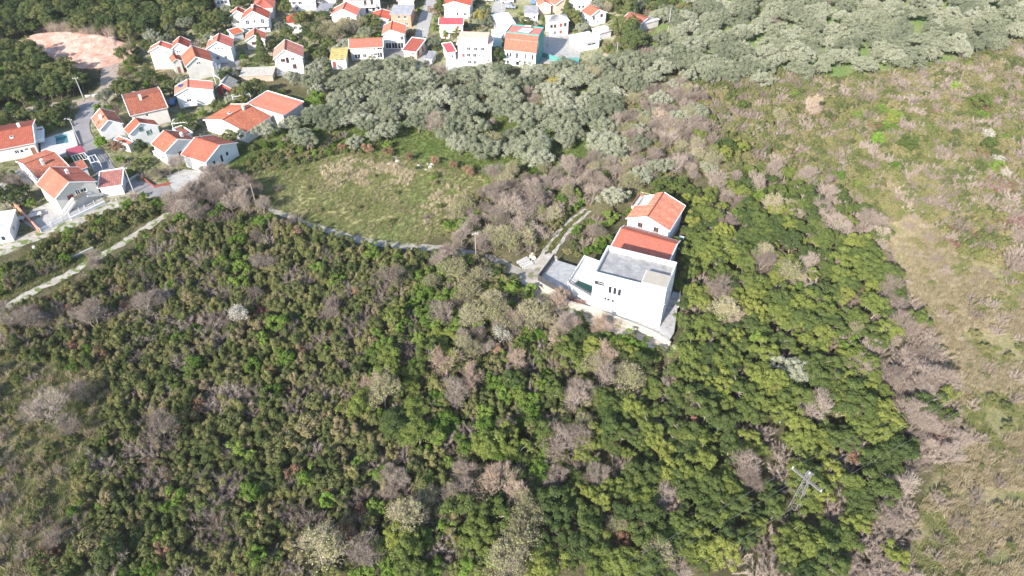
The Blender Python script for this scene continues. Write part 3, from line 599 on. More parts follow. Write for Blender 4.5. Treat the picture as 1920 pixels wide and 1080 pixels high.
def house(name, label, fr, h, roof='gable', axis='v', rise=1.8, ridge=.5, wall='white', tile='tile', ov=.35, wins=(), chim=(), sky=(), balc=(), trim=True, cat='house', base=0.0, back=None, parapet=.5, slabmat=None, solar=(), eave2=None):
    o2, ang, W, D = fr; root = empty(name, (o2.x, o2.y, base), ang); tag(root, label, cat); H = h-base; FOOT.append((o2, ang, W, D)); TALL.append((o2, ang, W, D, h+(rise if roof in ('gable','hip','shed') else .3))); wm = M['warmwhite' if wall == 'white' and len(FOOT) % 3 == 1 else wall]
    if abs(D) < .5 or W < .5: print('BAD HOUSE', label, W, D)
    w = MB(); ops = {'f':[], 'r':[], 'b':[], 'l':[]}; lens = {'f':W-2*ov,'b':W-2*ov,'r':D-2*ov,'l':D-2*ov}
    for wi in wins:
        f, uf, z, ww, hh, st = wi; u = uf*lens[f]-ww/2
        u = max(.12, min(lens[f]-ww-.12, u)); rec = z+hh < H-.15
        if rec: ops[f].append((u, z, ww, hh))
        window_part(root, f, u, z, ww, hh, W, D, ov, st, .09 if rec else -.03)
    x0, y0, x1, y1 = ov, ov, W-ov, D-ov; hl = H - .04
    wall_face(w, (x0,y0), (x1,y0), -.6, hl, ops['f']); wall_face(w, (x1,y0), (x1,y1), -.6, hl, ops['r']); wall_face(w, (x1,y1), (x0,y1), -.6, hl, ops['b']); wall_face(w, (x0,y1), (x0,y0), -.6, hl, ops['l'])
    rf = MB(); tr = MB(); tm = M[tile]
    if roof == 'gable':
        if axis == 'v':
            k = ridge*W; zr = H+rise
            sl = rise/k; sr = rise/(W-k)
            for yy, s in ((y0,1),(y1,-1)):
                tri = [(x0,yy,hl),(x1,yy,hl),(x1,yy,H+sr*ov-.12),(k,yy,zr-.14),(x0,yy,H+sl*ov-.12)]; w.poly(tri if s > 0 else tri[::-1])
            w.poly([(x0,y1,hl),(x0,y0,hl),(x0,y0,H+sl*ov-.12),(x0,y1,H+sl*ov-.12)]); w.poly([(x1,y0,hl),(x1,y1,hl),(x1,y1,H+sr*ov-.12),(x1,y0,H+sr*ov-.12)])
            slope(rf, (0,D,H), (0,0,H), (k,0,zr), (k,D,zr)); slope(rf, (W,0,H), (W,D,H), (k,D,zr), (k,0,zr))
            rc = [(k,-.03,zr+.03),(k,D+.03,zr+.03)]
            if trim:
                for yy in (0, D):
                    tr = MB(); tr.beam((0,yy,H+.02),(k,yy,zr+.02),.16,.2); tr.beam((k,yy,zr+.02),(W,yy,H+.02),.16,.2); tr.build('verge', M['trim'], root); tr = MB()
        else:
            k = ridge*D; zr = H+rise; sf = rise/k; sb = rise/(D-k)
            for xx, s in ((x0,-1),(x1,1)):
                tri = [(xx,y0,hl),(xx,y1,hl),(xx,y1,H+sb*ov-.12),(xx,k,zr-.14),(xx,y0,H+sf*ov-.12)]; w.poly(tri if s > 0 else tri[::-1])
            w.poly([(x0,y0,hl),(x1,y0,hl),(x1,y0,H+sf*ov-.12),(x0,y0,H+sf*ov-.12)]); w.poly([(x1,y1,hl),(x0,y1,hl),(x0,y1,H+sb*ov-.12),(x1,y1,H+sb*ov-.12)])
            slope(rf, (0,0,H), (W,0,H), (W,k,zr), (0,k,zr)); slope(rf, (W,D,H), (0,D,H), (0,k,zr), (W,k,zr))
            rc = [(-.03,k,zr+.03),(W+.03,k,zr+.03)]
            if trim:
                for xx in (0, W):
                    tr = MB(); tr.beam((xx,0,H+.02),(xx,k,zr+.02),.16,.2); tr.beam((xx,k,zr+.02),(xx,D,H+.02),.16,.2); tr.build('verge', M['trim'], root); tr = MB()
        def rz(x, y): return (H+rise*x/(ridge*W) if x < ridge*W else H+rise*(W-x)/((1-ridge)*W)) if axis == 'v' else (H+rise*y/(ridge*D) if y < ridge*D else H+rise*(D-y)/((1-ridge)*D))
    elif roof == 'hip':
        zr = H+rise; hh = min(W,D)/2
        if W >= D: r0, r1 = (hh,D/2,zr), (W-hh,D/2,zr)
        else: r0, r1 = (W/2,hh,zr), (W/2,D-hh,zr)
        c = [(0,0,H),(W,0,H),(W,D,H),(0,D,H)]
        if W >= D: slope(rf,c[0],c[1],r1,r0); slope(rf,c[2],c[3],r0,r1); slope(rf,c[1],c[2],r1,r1); slope(rf,c[3],c[0],r0,r0)
        else: slope(rf,c[0],c[1],r0,r0); slope(rf,c[2],c[3],r1,r1); slope(rf,c[1],c[2],r1,r0); slope(rf,c[3],c[0],r0,r1)
        rc = [r0, r1]; rz = lambda x, y: H+rise*min(x, W-x, y, D-y)/hh
    elif roof == 'shed':                                # single slope, low at the front (rise > 0)
        w.poly([(x1,y0,hl),(x1,y1,hl),(x1,y1,H+rise-.15)]); w.poly([(x0,y1,hl),(x0,y0,hl),(x0,y1,H+rise-.15)]); w.poly([(x1,y1,hl),(x0,y1,hl),(x0,y1,H+rise-.15),(x1,y1,H+rise-.15)])
        slope(rf, (0,0,H), (W,0,H), (W,D,H+rise), (0,D,H+rise)); rc = None
        if trim:
            for xx in (0, W): tr.beam((xx,0,H+.05),(xx,D,H+rise+.05),.22,.26)
            tr.beam((.11,D,H+rise+.05),(W-.11,D,H+rise+.05),.22,.26)
        rz = lambda x, y: H+rise*y/D
    else:                                               # flat slab, optional parapet
        tm = M[slabmat or 'concrete']; rf.box(0,0,H-.2,W,D,H); rc = None
        if parapet:
            for b in ((0,0,W,.2),(0,D-.2,W,D),(0,.2,.2,D-.2),(W-.2,.2,W,D-.2)): tr.box(b[0],b[1],H-.19,b[2],b[3],H+parapet)
            tr.v = [(x*1.0004-.0002*W, y*1.0004-.0002*D, z) for x,y,z in tr.v]
        rz = lambda x, y: H
    w.build('wall', wm, root); ro = rf.build('roof', [tm, M['trim']] if roof != 'flat' else tm, root)
    if tr.v: tr.build('verge' if roof != 'flat' else 'parapet', M['trim'] if wall != 'net' else M['net'], root)
    if rc: cap = MB(); cap.tube(rc, .13, 6); cap.build('ridge_cap', tm, ro)
    if roof == 'gable' and W > 5:
        ey = [((-.06,0,H-.1),(-.06,D,H-.1)),((W+.06,0,H-.1),(W+.06,D,H-.1))] if axis == 'v' else [((0,-.06,H-.1),(W,-.06,H-.1)),((0,D+.06,H-.1),(W,D+.06,H-.1))]
        for a_, b_ in ey: gt = MB(); gt.beam(a_, b_, .12, .1); gt.build('gutter', M['galv'], ro)
        if (len(FOOT)*7) % 3 == 0:
            ax_, ay_ = (ridge*W, D*.7) if axis == 'v' else (W*.3, ridge*D); an = MB(); an.tube([(ax_,ay_,H+rise-.1),(ax_,ay_,H+rise+1.7)],.025,5); an.beam((ax_-.5,ay_,H+rise+1.6),(ax_+.5,ay_,H+rise+1.6),.03); an.beam((ax_-.35,ay_-.3,H+rise+1.4),(ax_-.35,ay_+.3,H+rise+1.4),.025); an.build('aerial', M['galv'], ro)
    for cx, cy, ch in chim:
        x, y = cx*W, cy*D; z = rz(x,y); c = MB(); c.box(x-.3,y-.3,z-.5,x+.3,y+.3,z+ch); c.box(x-.38,y-.38,z+ch+.0,x+.38,y+.38,z+ch+.1); c.box(x-.26,y-.26,z+ch+.1,x+.26,y+.26,z+ch+.3); c.build('chimney', M['white'], ro)
    for cx, cy in sky:
        x, y = cx*W, cy*D; z = max(rz(x-.4,y-.4), rz(x+.4,y+.4), rz(x,y)); s = MB(); s.box(x-.4,y-.5,z-.3,x+.4,y+.5,z+.08); so = s.build('skylight', M['frame'], ro); g = MB(); g.box(x-.3,y-.4,z+.085,x+.3,y+.4,z+.1); g.build('pane', M['glass'], so)
    for cx, cy, pw, pd in solar:
        x, y = cx*W, cy*D; z0 = rz(x, y-pd/2); z1 = rz(x, y+pd/2); s = MB()
        s.beam((x,y-pd/2,max(z0,z1)+.16),(x,y+pd/2,max(z0,z1)+.30),pw,.06); s.build('solar_panel', M['solar'], ro)
    for f, u0, u1, z, dp in balc:
        L = lens[f]; b = MB(); b.box(0,-dp,0,(u1-u0)*L,.0,.14); bo = b.build('balcony', M['trim'], root); rl = MB(); bw = (u1-u0)*L
        for x in np.arange(.04, bw, .22): rl.box(x-.015,-dp+.03,.14,x+.015,-dp+.06,1.0)
        rl.box(0,-dp+.02,1.0,bw,-dp+.08,1.06); rl.box(.0,-dp+.09,.5,.05,-.0,1.06); rl.box(bw-.05,-dp+.09,.5,bw,-.0,1.06); rl.build('railing', M['trim'], bo)
        a = {'f': ((ov+u0*L, ov), 0), 'r': ((W-ov, ov+u0*L), math.pi/2), 'l': ((ov, D-ov-u0*L), -math.pi/2), 'b': ((W-ov-u0*L, D-ov), math.pi)}[f]; bo.location = (a[0][0], a[0][1], z); bo.rotation_euler = (0,0,a[1])
    return root
def wrow(face, n, z, w, h, st='dark', a=.1, b=.9): return [(face, a+(b-a)*(i+.5)/n, z, w, h, st) for i in range(n)]
def fru(A, B, K, h, rise):                              # eave front A-B and a ridge point K: ridge runs along the front
    a, b, k = P(*A, h), P(*B, h), P(*K, h+rise); u = (b-a); W = u.length; u.normalize(); v = Vector((-u.y, u.x)); return a, math.atan2(u.y, u.x), W, 2*(k-a).dot(v)
# --- left cluster by the dug bank
house('gabled_house', 'tall plain white gabled house at the end of the red roofed row', frg((277.5,97.5),(282,88),(296.5,88),6.0,1.7), 6.0, tile='tilered', rise=1.7, wins=[('f',.66,4.9,.5,.5,'dark'),('f',.76,4.9,.5,.5,'dark'),('f',.72,2.9,.4,.5,'dark')])
house('gabled_house', 'white house with ribbed red roof wedged behind two others', fr3((320,93),(354,90),(362,76),6.0), 6.0, tile='tilered', rise=1.8, wins=[('f',.3,4.6,.5,.6,'dark'),('f',.42,4.6,.5,.6,'dark')])
house('gabled_house', 'unplastered grey walled house with big smooth orange roof', frg((347.5,126),(339.4,103.8),(369.4,106),4.6,2.5), 4.6, wall='grey', rise=2.5, ridge=.46, wins=[('f',.48,4.7,1.2,.7,'white')], balc=[('r',.1,.8,2.6,1.2)])
house('annex_house', 'small bare concrete annex with orange roof beside the grey house', frg((322.5,118),(316,108),(330,110),4.0,1.0), 4.0, wall='grey', rise=1.0, trim=False, wins=[('f',.5,.2,.9,2,'door')])
house('gabled_house', 'white house with round attic windows and two tone roof', frg((385.6,92.5),(391,76),(406,79.4),5.0,2.2), 5.0, tile='tilered', rise=2.2, wins=[('f',.36,4.6,.5,.6,'dark'),('f',.5,4.6,.5,.6,'dark'),('f',.64,4.6,.6,.6,'dark'),('f',.35,1.2,1,1.1,'dark'),('f',.7,1.2,1,1.1,'dark')], chim=[(.2,.75,.9)])
house('stepped_house', 'white house with stepped salmon roofs and a blue solar panel', fr3((327.5,179),(400,169),(396,153),4.3), 4.3, tile='tile2', rise=1.7, ridge=.38, wins=[('f',.30,1.6,1.3,.9,'dark'),('f',.22,3.4,.5,.4,'white')], solar=[(.20,.6,1.8,1.3)], balc=[('f',.12,.5,1.0,1.6)])
house('tiled_house', 'low white house with one broad ribbed tile slope and chimney', fru((243.8,217.5),(315,201.3),(229.4,186.3),4.4,1.8), 4.4, axis='u', rise=1.8, tile='tileold', wins=[('f',.42,3.0,.6,.7,'dark'),('f',.44,1.0,.6,1.0,'dark')], chim=[(.42,.38,1.2)])
house('gabled_house', 'small white house with orange and brown slopes beside the lane', frg((186,245),(171,221.9),(203.8,225.6),3.2,2.1), 3.2, tile='tileold', rise=2.1, chim=[(.30,.42,1.0)])
house('shuttered_house', 'white gabled house with green shutters and parapet edged roof', frg((241.9,253),(232.5,242.5),(267.5,232.5),4.2,2.2), 4.2, rise=2.2, ridge=.46, wins=[('f',.42,3.9,1.0,1.2,'green'),('f',.62,2.4,.9,1.2,'green'),('f',.73,2.6,.5,1.1,'green'),('f',.22,.8,1.3,1.2,'green')])
house('lean_to', 'little orange roofed lean-to on the green shuttered house', fr3((240,272),(250,266),(238.8,251),2.4), 2.4, roof='shed', rise=.5, cat='shed')
house('gabled_house', 'white house with mottled orange slope, left of the twin gables', frg((308.8,287.5),(283,270),(333.8,261),4.2,2.2), 4.2, tile='tileold', rise=2.2, wins=[('f',.45,1.4,1.0,1.5,'red'),('l',.6,1.2,1,1.1,'dark')], chim=[(.75,.35,.9)], balc=[('l',.15,.6,1.9,1.1)])
house('gabled_house', 'white house with smooth orange slope and three dark openings', frg((386,305.6),(338.8,290),(406,270),3.6,2.2), 3.6, rise=2.2, wins=[('f',.22,1.5,.9,1.2,'dark'),('f',.47,.9,.9,2.1,'dark'),('f',.66,1.7,.9,1.2,'dark')])
house('long_house', 'long white house with orange roof beside the small blue pool', fru((-40,288.5),(66,267.5),(57.5,235.6),3.6,1.6), 3.6, axis='u', rise=1.6, tile='tile', sky=[(.60,.28)], chim=[(.75,.55,.9)], wins=[('f',.63,1.4,1,1,'dark'),('f',.72,1.4,.8,.9,'dark'),('f',.93,.3,1,2,'door'),('f',.82,1.8,.9,.6,'dark')], balc=[('r',.25,.8,1.6,1.8)])
house('tiled_house', 'house with broad ribbed orange tiles between pool and front house', fru((70,336),(130,311.9),(112.5,281.9),3.8,1.6), 3.8, axis='u', rise=1.6, tile='tileold', chim=[(.45,.30,1.3)], wins=[('l',.5,1.2,1,1,'dark')])
house('lean_to', 'narrow tiled porch roof joining the front house', fr3((137,322),(165,313),(155,302.5),2.8), 2.8, roof='shed', rise=.5, tile='tileold', cat='shed', trim=False)
house('gabled_house', 'large white front house with outside stairs and spotted orange roof', frg((103,374),(68,345),(135.8,340),4.5,2.6), 4.5, rise=2.6, ridge=.44, wins=[('f',.32,2.9,1.4,1.0,'red'),('f',.52,2.6,1.0,1.9,'white'),('f',.67,3.1,1.3,1.0,'dark'),('l',.4,1.0,1.0,1.2,'dark')], chim=[(.62,.55,.9)])
house('side_wing', 'low white wing with dark red ribbed roof beside the front house', fr3((183,353),(229,346),(198,324),2.8), 2.8, roof='shed', rise=.5, tile='tilebrown', wins=[])
house('villa_house', 'tiled house with white parapet, dormer and skylight by the olive grove', fru((460,248.8),(510,217.5),(436,214),3.3,1.8), 3.3, axis='u', rise=1.8, tile='tileold', chim=[(.72,.46,1.0)], sky=[(.42,.60)], wins=[('l',.5,1.2,1.0,1.1,'dark')])
house('flat_tiled_house', 'house with plain salmon slope inside a white parapet by the grove', fr3((531,217.5),(570,191),(492.5,181),4.0), 4.0, roof='shed', rise=.7, tile='tile2')
house('garden_hut', 'hut with grey shingle roof and red boarded gable', frg((402.5,166),(414,150),(415.6,156),2.4,1.7), 2.4, wall='redwood', tile='thatch', rise=1.7, trim=False, ov=.8, cat='hut', wins=[('f',.5,.3,1.2,1.8,'dark')])
house('terrace_house', 'low flat roofed white outbuilding with railed roof terrace', fr3((345,256),(362,249),(352,231),2.8), 2.8, roof='flat', slabmat='tileold', parapet=.3)
# --- village row further back
house('gabled_house', 'small white house with red roof beside the teal tank', frg((428.8,32),(431,24),(443.8,20),4.2,2.0), 4.2, tile='tilered', rise=2.0, wins=[('f',.4,1.6,1.1,1.0,'dark'),('f',.75,1.6,1.0,1.0,'dark')])
house('gabled_house', 'white house with full width balcony under a red gable', fr3((451,38.8),(503.8,35.5),(500,22),4.6), 4.6, tile='tilered', rise=2.9, wins=[('f',.2,2.9,1.2,1.7,'dark'),('f',.47,3.4,.7,1.0,'dark'),('f',.78,2.9,1.2,1.8,'dark'),('f',.3,.3,1,1.6,'dark'),('f',.55,.3,1,1.6,'dark'),('f',.85,.6,1,1,'dark')], balc=[('f',0,1,2.4,1.3)], chim=[(.45,.6,.9)])
house('shed', 'little orange roofed shed below the balcony house', fr3((436,65.6),(457.5,59.5),(456,51),2.3), 2.3, roof='shed', rise=.5, tile='tile', cat='shed')
house('gabled_house', 'low white gabled house between the spruce and the balcony house', frg((459.4,77.5),(461,64),(476,66),3.0,1.8), 3.0, rise=1.8, wins=[('f',.4,1.5,1.5,.9,'brown'),('f',.72,1.4,.7,1.3,'dark')])
house('gabled_house', 'cream house with dark brown roof, gable balcony and outside stair', fr3((512,112),(568,107.5),(557,88),4.6), 4.6, wall='cream', tile='tilebrown', rise=2.8, ridge=.44, wins=[('f',.30,3.5,1.3,1.0,'brown'),('f',.46,3.0,.9,1.9,'brown'),('f',.66,3.8,1.2,.8,'dark'),('f',.68,1.0,1.2,1.5,'brown')], balc=[('f',.0,1.0,-.2,1.8)])
house('hipped_house', 'orange hipped roof half hidden behind the budding trees', fr3((537,44),(585,40),(580,28),3.6), 3.6, roof='hip', rise=2.0, tile='tilered', wins=wrow('f',2,1.2,1,1.1))
house('hipped_house', 'orange hipped house at the top edge above the balcony house', fr3((472,17),(512,15),(505,0),3.8), 3.8, roof='hip', rise=2.2, tile='tilered', wins=wrow('f',2,1.2,1,1.1))
house('flat_house', 'white flat roofed house at the top edge with small windows', fr3((543,3),(592,0),(590,-14),3.6), 3.6, roof='flat', slabmat='concrete', wins=wrow('f',2,2.2,1.3,1.0,'dark',.0,.5)+wrow('f',4,1.0,.5,.5,'dark',.55,.95)+[('f',.2,.3,1.0,1.2,'dark')])
house('shed', 'grey sheet roofed barn near the white flat roofed house', fr3((585,30),(618,31),(606,8),2.4), 2.4, roof='shed', rise=.5, tile='greyroof', wall='grey', trim=False, cat='shed')
house('gabled_house', 'plain white two storey house with red roof above the budding trees', fr3((619,29.5),(669,29.5),(668,15),5.0), 5.0, tile='tilered', rise=2.2, wins=[('f',.4,3.7,.5,.6,'dark'),('f',.68,3.3,1.2,1.3,'dark')])
house('block_house', 'white block with upper and lower balcony doors near the top edge', fr3((655,1),(713,-2),(712,-18),5.6), 5.6, roof='gable', rise=1.8, axis='u', tile='tilered', wins=[('f',.50,3.4,1.0,2.0,'brown'),('f',.73,3.4,1.0,2.0,'brown'),('f',.53,.6,1.0,2.0,'brown'),('f',.76,.6,1.0,2.0,'brown'),('f',.94,1.5,.8,1.2,'brown'),('f',.66,1.8,.5,.5,'dark')], balc=[('f',.42,.86,3.0,1.2)])
house('gabled_house', 'peach house with pink roof at the top of the village street', fr3((744,2),(777,1),(775,-12),3.6), 3.6, rise=1.6, wall='peach', tile='tile2', wins=[('r',.5,1.2,1,1.2,'brown')])
house('flat_house', 'half finished flat roofed house with hollow brick panels', fr3((730,26.5),(771,27),(774,9),4.6), 4.6, roof='flat', wall='brick', slabmat='greyroof', parapet=0, wins=[('f',.42,2.9,1.1,1.2,'dark'),('f',.72,2.9,1.1,1.2,'dark'),('f',.46,.5,1.0,1.2,'dark'),('f',.76,.5,1.0,1.2,'dark')])
house('gabled_house', 'low white house with bright orange roof left of the brick house', fr3((694,37.5),(729,37.5),(730,22),3.0), 3.0, rise=1.0, tile='tilered', wins=[('f',.3,1.5,.5,.6,'dark'),('f',.42,1.5,.5,.6,'dark')])
house('gabled_house', 'white gabled house over dark garage bays beside the village street', fr3((716,66),(759,65),(757,47),5.0), 5.0, rise=1.6, ridge=.4, tile='tile', wins=[('f',.12,3.4,.5,.6,'dark'),('f',.9,3.0,1.2,1.4,'dark'),('f',.2,.2,1.9,2.0,'dark'),('f',.5,.2,1.9,2.0,'dark'),('f',.8,.2,1.9,2.0,'dark')])
house('wide_house', 'wide white house with long salmon slope above the olive trees', fru((654,91),(719,88),(719,70.6),4.2,1.7), 4.2, axis='u', rise=1.7, tile='tile2', wins=[('f',.20,.6,1.9,1.5,'dark'),('f',.42,.8,1.1,1.2,'dark'),('f',.65,1.2,.5,.9,'dark'),('f',.77,1.3,1.3,.8,'dark'),('f',.93,.5,.8,1.8,'dark'),('f',.85,.5,.8,1.8,'dark'),('f',.75,3.2,.5,.5,'dark'),('f',.92,3.2,1.6,.6,'dark')])
house('flat_house', 'small white house with flat yellow roof beside the grove', fr3((617.5,111),(650,109.5),(645,88),3.6), 3.6, roof='flat', slabmat='yellowroof', parapet=0, wins=[('f',.2,.6,1.0,2.0,'red'),('f',.4,2.8,.5,.4,'dark'),('f',.72,2.8,1.4,.4,'dark'),('f',.42,.9,.6,.5,'dark')])
house('gabled_house', 'low house with bright orange slope and bare brick side', fr3((754,94),(781,97.5),(792.5,77.5),2.8), 2.8, roof='shed', rise=.9, wall='peach', tile='tilered', wins=[('f',.75,1.5,.7,.7,'dark'),('r',.25,.6,1.2,1.7,'red'),('r',.7,.6,1.2,1.7,'red')])
house('shed', 'small grey roofed shed beside the low brick sided house', fr3((796,110),(811,111),(822,97.5),2.2), 2.2, roof='shed', rise=.3, wall='grey', tile='greyroof', trim=False, cat='shed')
house('gabled_house', 'white house with red roof behind the crimson roofed house', fr3((830,10),(882,11.5),(882,-6),4.6), 4.6, rise=1.4, ridge=.42, tile='tilered', wins=[('f',.52,1.0,.9,1.0,'dark'),('f',.82,1.0,1.2,1.0,'dark')])
house('crimson_house', 'pink and white house with flat crimson roof and white balcony', fru((822,46),(869,46),(869,34),4.8,1.0), 4.8, axis='u', rise=1.0, tile='crimson', wall='cream', wins=[('f',.8,3.3,.7,.9,'red'),('f',.25,.4,1.4,1.8,'red'),('f',.6,.4,1.4,1.8,'red')], balc=[('f',0,.7,2.3,1.3)])
ap = house('apartment_house', 'white three storey apartment house with set back peach roofed top', fr3((855.6,83),(923,85.5),(925,70),7.0), 7.0, roof='flat', slabmat='pinkroof', parapet=.15, wins=wrow('f',3,5.0,1.2,1.1,'dark',.22,.85)+[('f',.16,2.9,.8,1.0,'red'),('f',.32,2.8,1.2,1.2,'dark'),('f',.50,2.8,1.2,1.2,'dark'),('f',.64,3.0,.5,.6,'dark'),('f',.76,3.0,.5,.6,'dark'),('f',.34,.5,1.2,1.2,'dark'),('f',.50,.5,1.2,1.2,'dark'),('f',.90,1.6,.6,.6,'dark'),('f',.92,.3,1.2,.8,'brown')])
house('penthouse', 'set back white top storey with pale peach slab on the apartment house', fr3((859,70),(915,72),(916,60.5),9.2), 9.2, roof='flat', slabmat='pinkroof', parapet=0, base=7.0, ov=.25, wins=[('f',.3,1.0,.5,.5,'dark')])
house('annex_house', 'low annex with faded pink roof beside the white apartment house', fr3((837.5,99),(856,96.5),(857.5,80.5),3.0), 3.0, roof='shed', rise=.5, tile='crimson', wins=[('f',.6,1.0,.6,.8,'dark')])
house('blue_house', 'pale blue shaded house between the apartment house and netted house', fr3((921,66),(942,66),(942,56),6.0), 6.0, roof='flat', wall='blue', slabmat='whiteroof', parapet=.2)
house('shed', 'long low building with plain white roof behind the netted house', fr3((940,58),(974,54),(955,27),2.8), 2.8, roof='shed', rise=.8, tile='whiteroof', cat='shed', trim=False)
house('shed', 'small pale house with dark grey roof beside the parked cars', fr3((982.5,26),(1010,26),(1007.5,14),2.6), 2.6, roof='shed', rise=.7, tile='greyroof', trim=False, wins=[('f',.2,1.0,.4,.6,'dark'),('f',.75,.8,.9,.9,'white')])
house('hipped_house', 'white two storey house with grey hipped roof and red shutters', fr3((1028,41.5),(1068.5,38.6),(1057,26.5),5.2), 5.2, roof='hip', rise=1.2, tile='greyroof', wins=[('f',.14,3.0,.9,1.1,'brown'),('f',.32,3.0,.9,1.1,'brown'),('f',.62,3.2,.9,1.1,'red'),('f',.84,3.2,.9,1.2,'brown'),('f',.32,.6,1.0,1.2,'dark'),('f',.62,.9,.9,1.0,'red'),('f',.86,.9,.5,.5,'dark')])
house('gabled_house', 'white house with orange slope facing the photographer beyond the cypress', frg((1108,31),(1089,20.4),(1124,18),3.8,1.7), 3.8, rise=1.7, wins=[('f',.2,2.4,.8,1.1,'brown'),('f',.7,2.6,.9,1.1,'brown'),('f',.42,2.9,.5,.6,'dark'),('f',.45,.8,.6,.6,'dark'),('l',.55,1.0,.6,1.2,'brown')])
house('low_house', 'low white house with weathered brown roof at the village edge', fr3((1168,33.5),(1204,44),(1216,31),2.8), 2.8, axis='u', rise=.8, tile='tileold', wins=[('f',.85,.6,.7,1.6,'brown')])
house('shed', 'grey sheet lean-to roof joined to the brown roofed low house', fr3((1206,45),(1238,36),(1219,30.5),2.5), 2.5, roof='shed', rise=.3, tile='greyroof', trim=False, cat='shed')
house('flat_house', 'single storey house with big flat white roof above the grove', fr3((1087.5,82),(1127,74),(1105,58),3.0), 3.0, roof='flat', slabmat='whiteroof', parapet=0, wins=[('f',.6,1.5,3.2,.7,'dark')])
house('shed', 'pale shed with curved grey sheet roof behind the flat white roof', fr3((1124,63.5),(1149,56.5),(1136,48),2.4), 2.4, roof='shed', rise=.4, tile='greyroof', trim=False, cat='shed')
house('gabled_house', 'peach house with orange roof at the top beside parked cars', fr3((1010,12),(1035,10.5),(1030,-3),3.6), 3.6, rise=1.2, wall='peach', tile='tile')
house('gabled_house', 'larger peach house with orange roof at the top edge', fr3((1042,10),(1068,4),(1060,-12),3.8), 3.8, rise=1.4, wall='peach', tile='tile', wins=[('f',.5,.8,1,1.2,'dark')])
house('flat_house', 'white flat house at the top edge behind the cypress', fr3((1080,4),(1110,1),(1105,-14),3.8), 3.8, roof='flat', slabmat='concrete', wins=wrow('f',3,1.2,.9,1.0))
house('hut', 'tiny orange roofed hut poking out of the olive trees', fr3((1127,117),(1143,114),(1140,108),3.2), 3.2, rise=.9, tile='tile', cat='hut'); TALL.pop()
house('hut', 'tiny white roofed shelter among the olive trees', fr3((1219,112),(1236,110),(1232,106),2.6), 2.6, roof='shed', rise=.2, tile='whiteroof', cat='hut', trim=False); TALL.pop()
house('block_house', 'white block at the top edge with open garages', fr3((398,-8),(428,-12),(428,-24),4.5), 4.5, roof='flat', wins=wrow('f',3,1.0,1,1.2))
house('gabled_house', 'far white house with orange roof at the top edge of the village', fr3((590,-14),(628,-14),(626,-28),4.5), 4.5, rise=1.6, tile='tilered', wins=wrow('f',3,2.4,.9,1.1))
house('gabled_house', 'pale house at the left edge with stacked planks outside', fr3((-30,440),(18,432),(2,398),3.2), 3.2, roof='flat', slabmat='concrete', parapet=.2, wins=[('r',.4,1,1,1.1,'dark'),('f',.6,.6,.9,1.2,'dark')])
house('block_house', 'white terrace house at the very top centre', fr3((640,-14),(690,-16),(690,-28),4.5), 4.5, rise=1.6, tile='tilered', wins=wrow('f',4,2.4,.9,1.1))
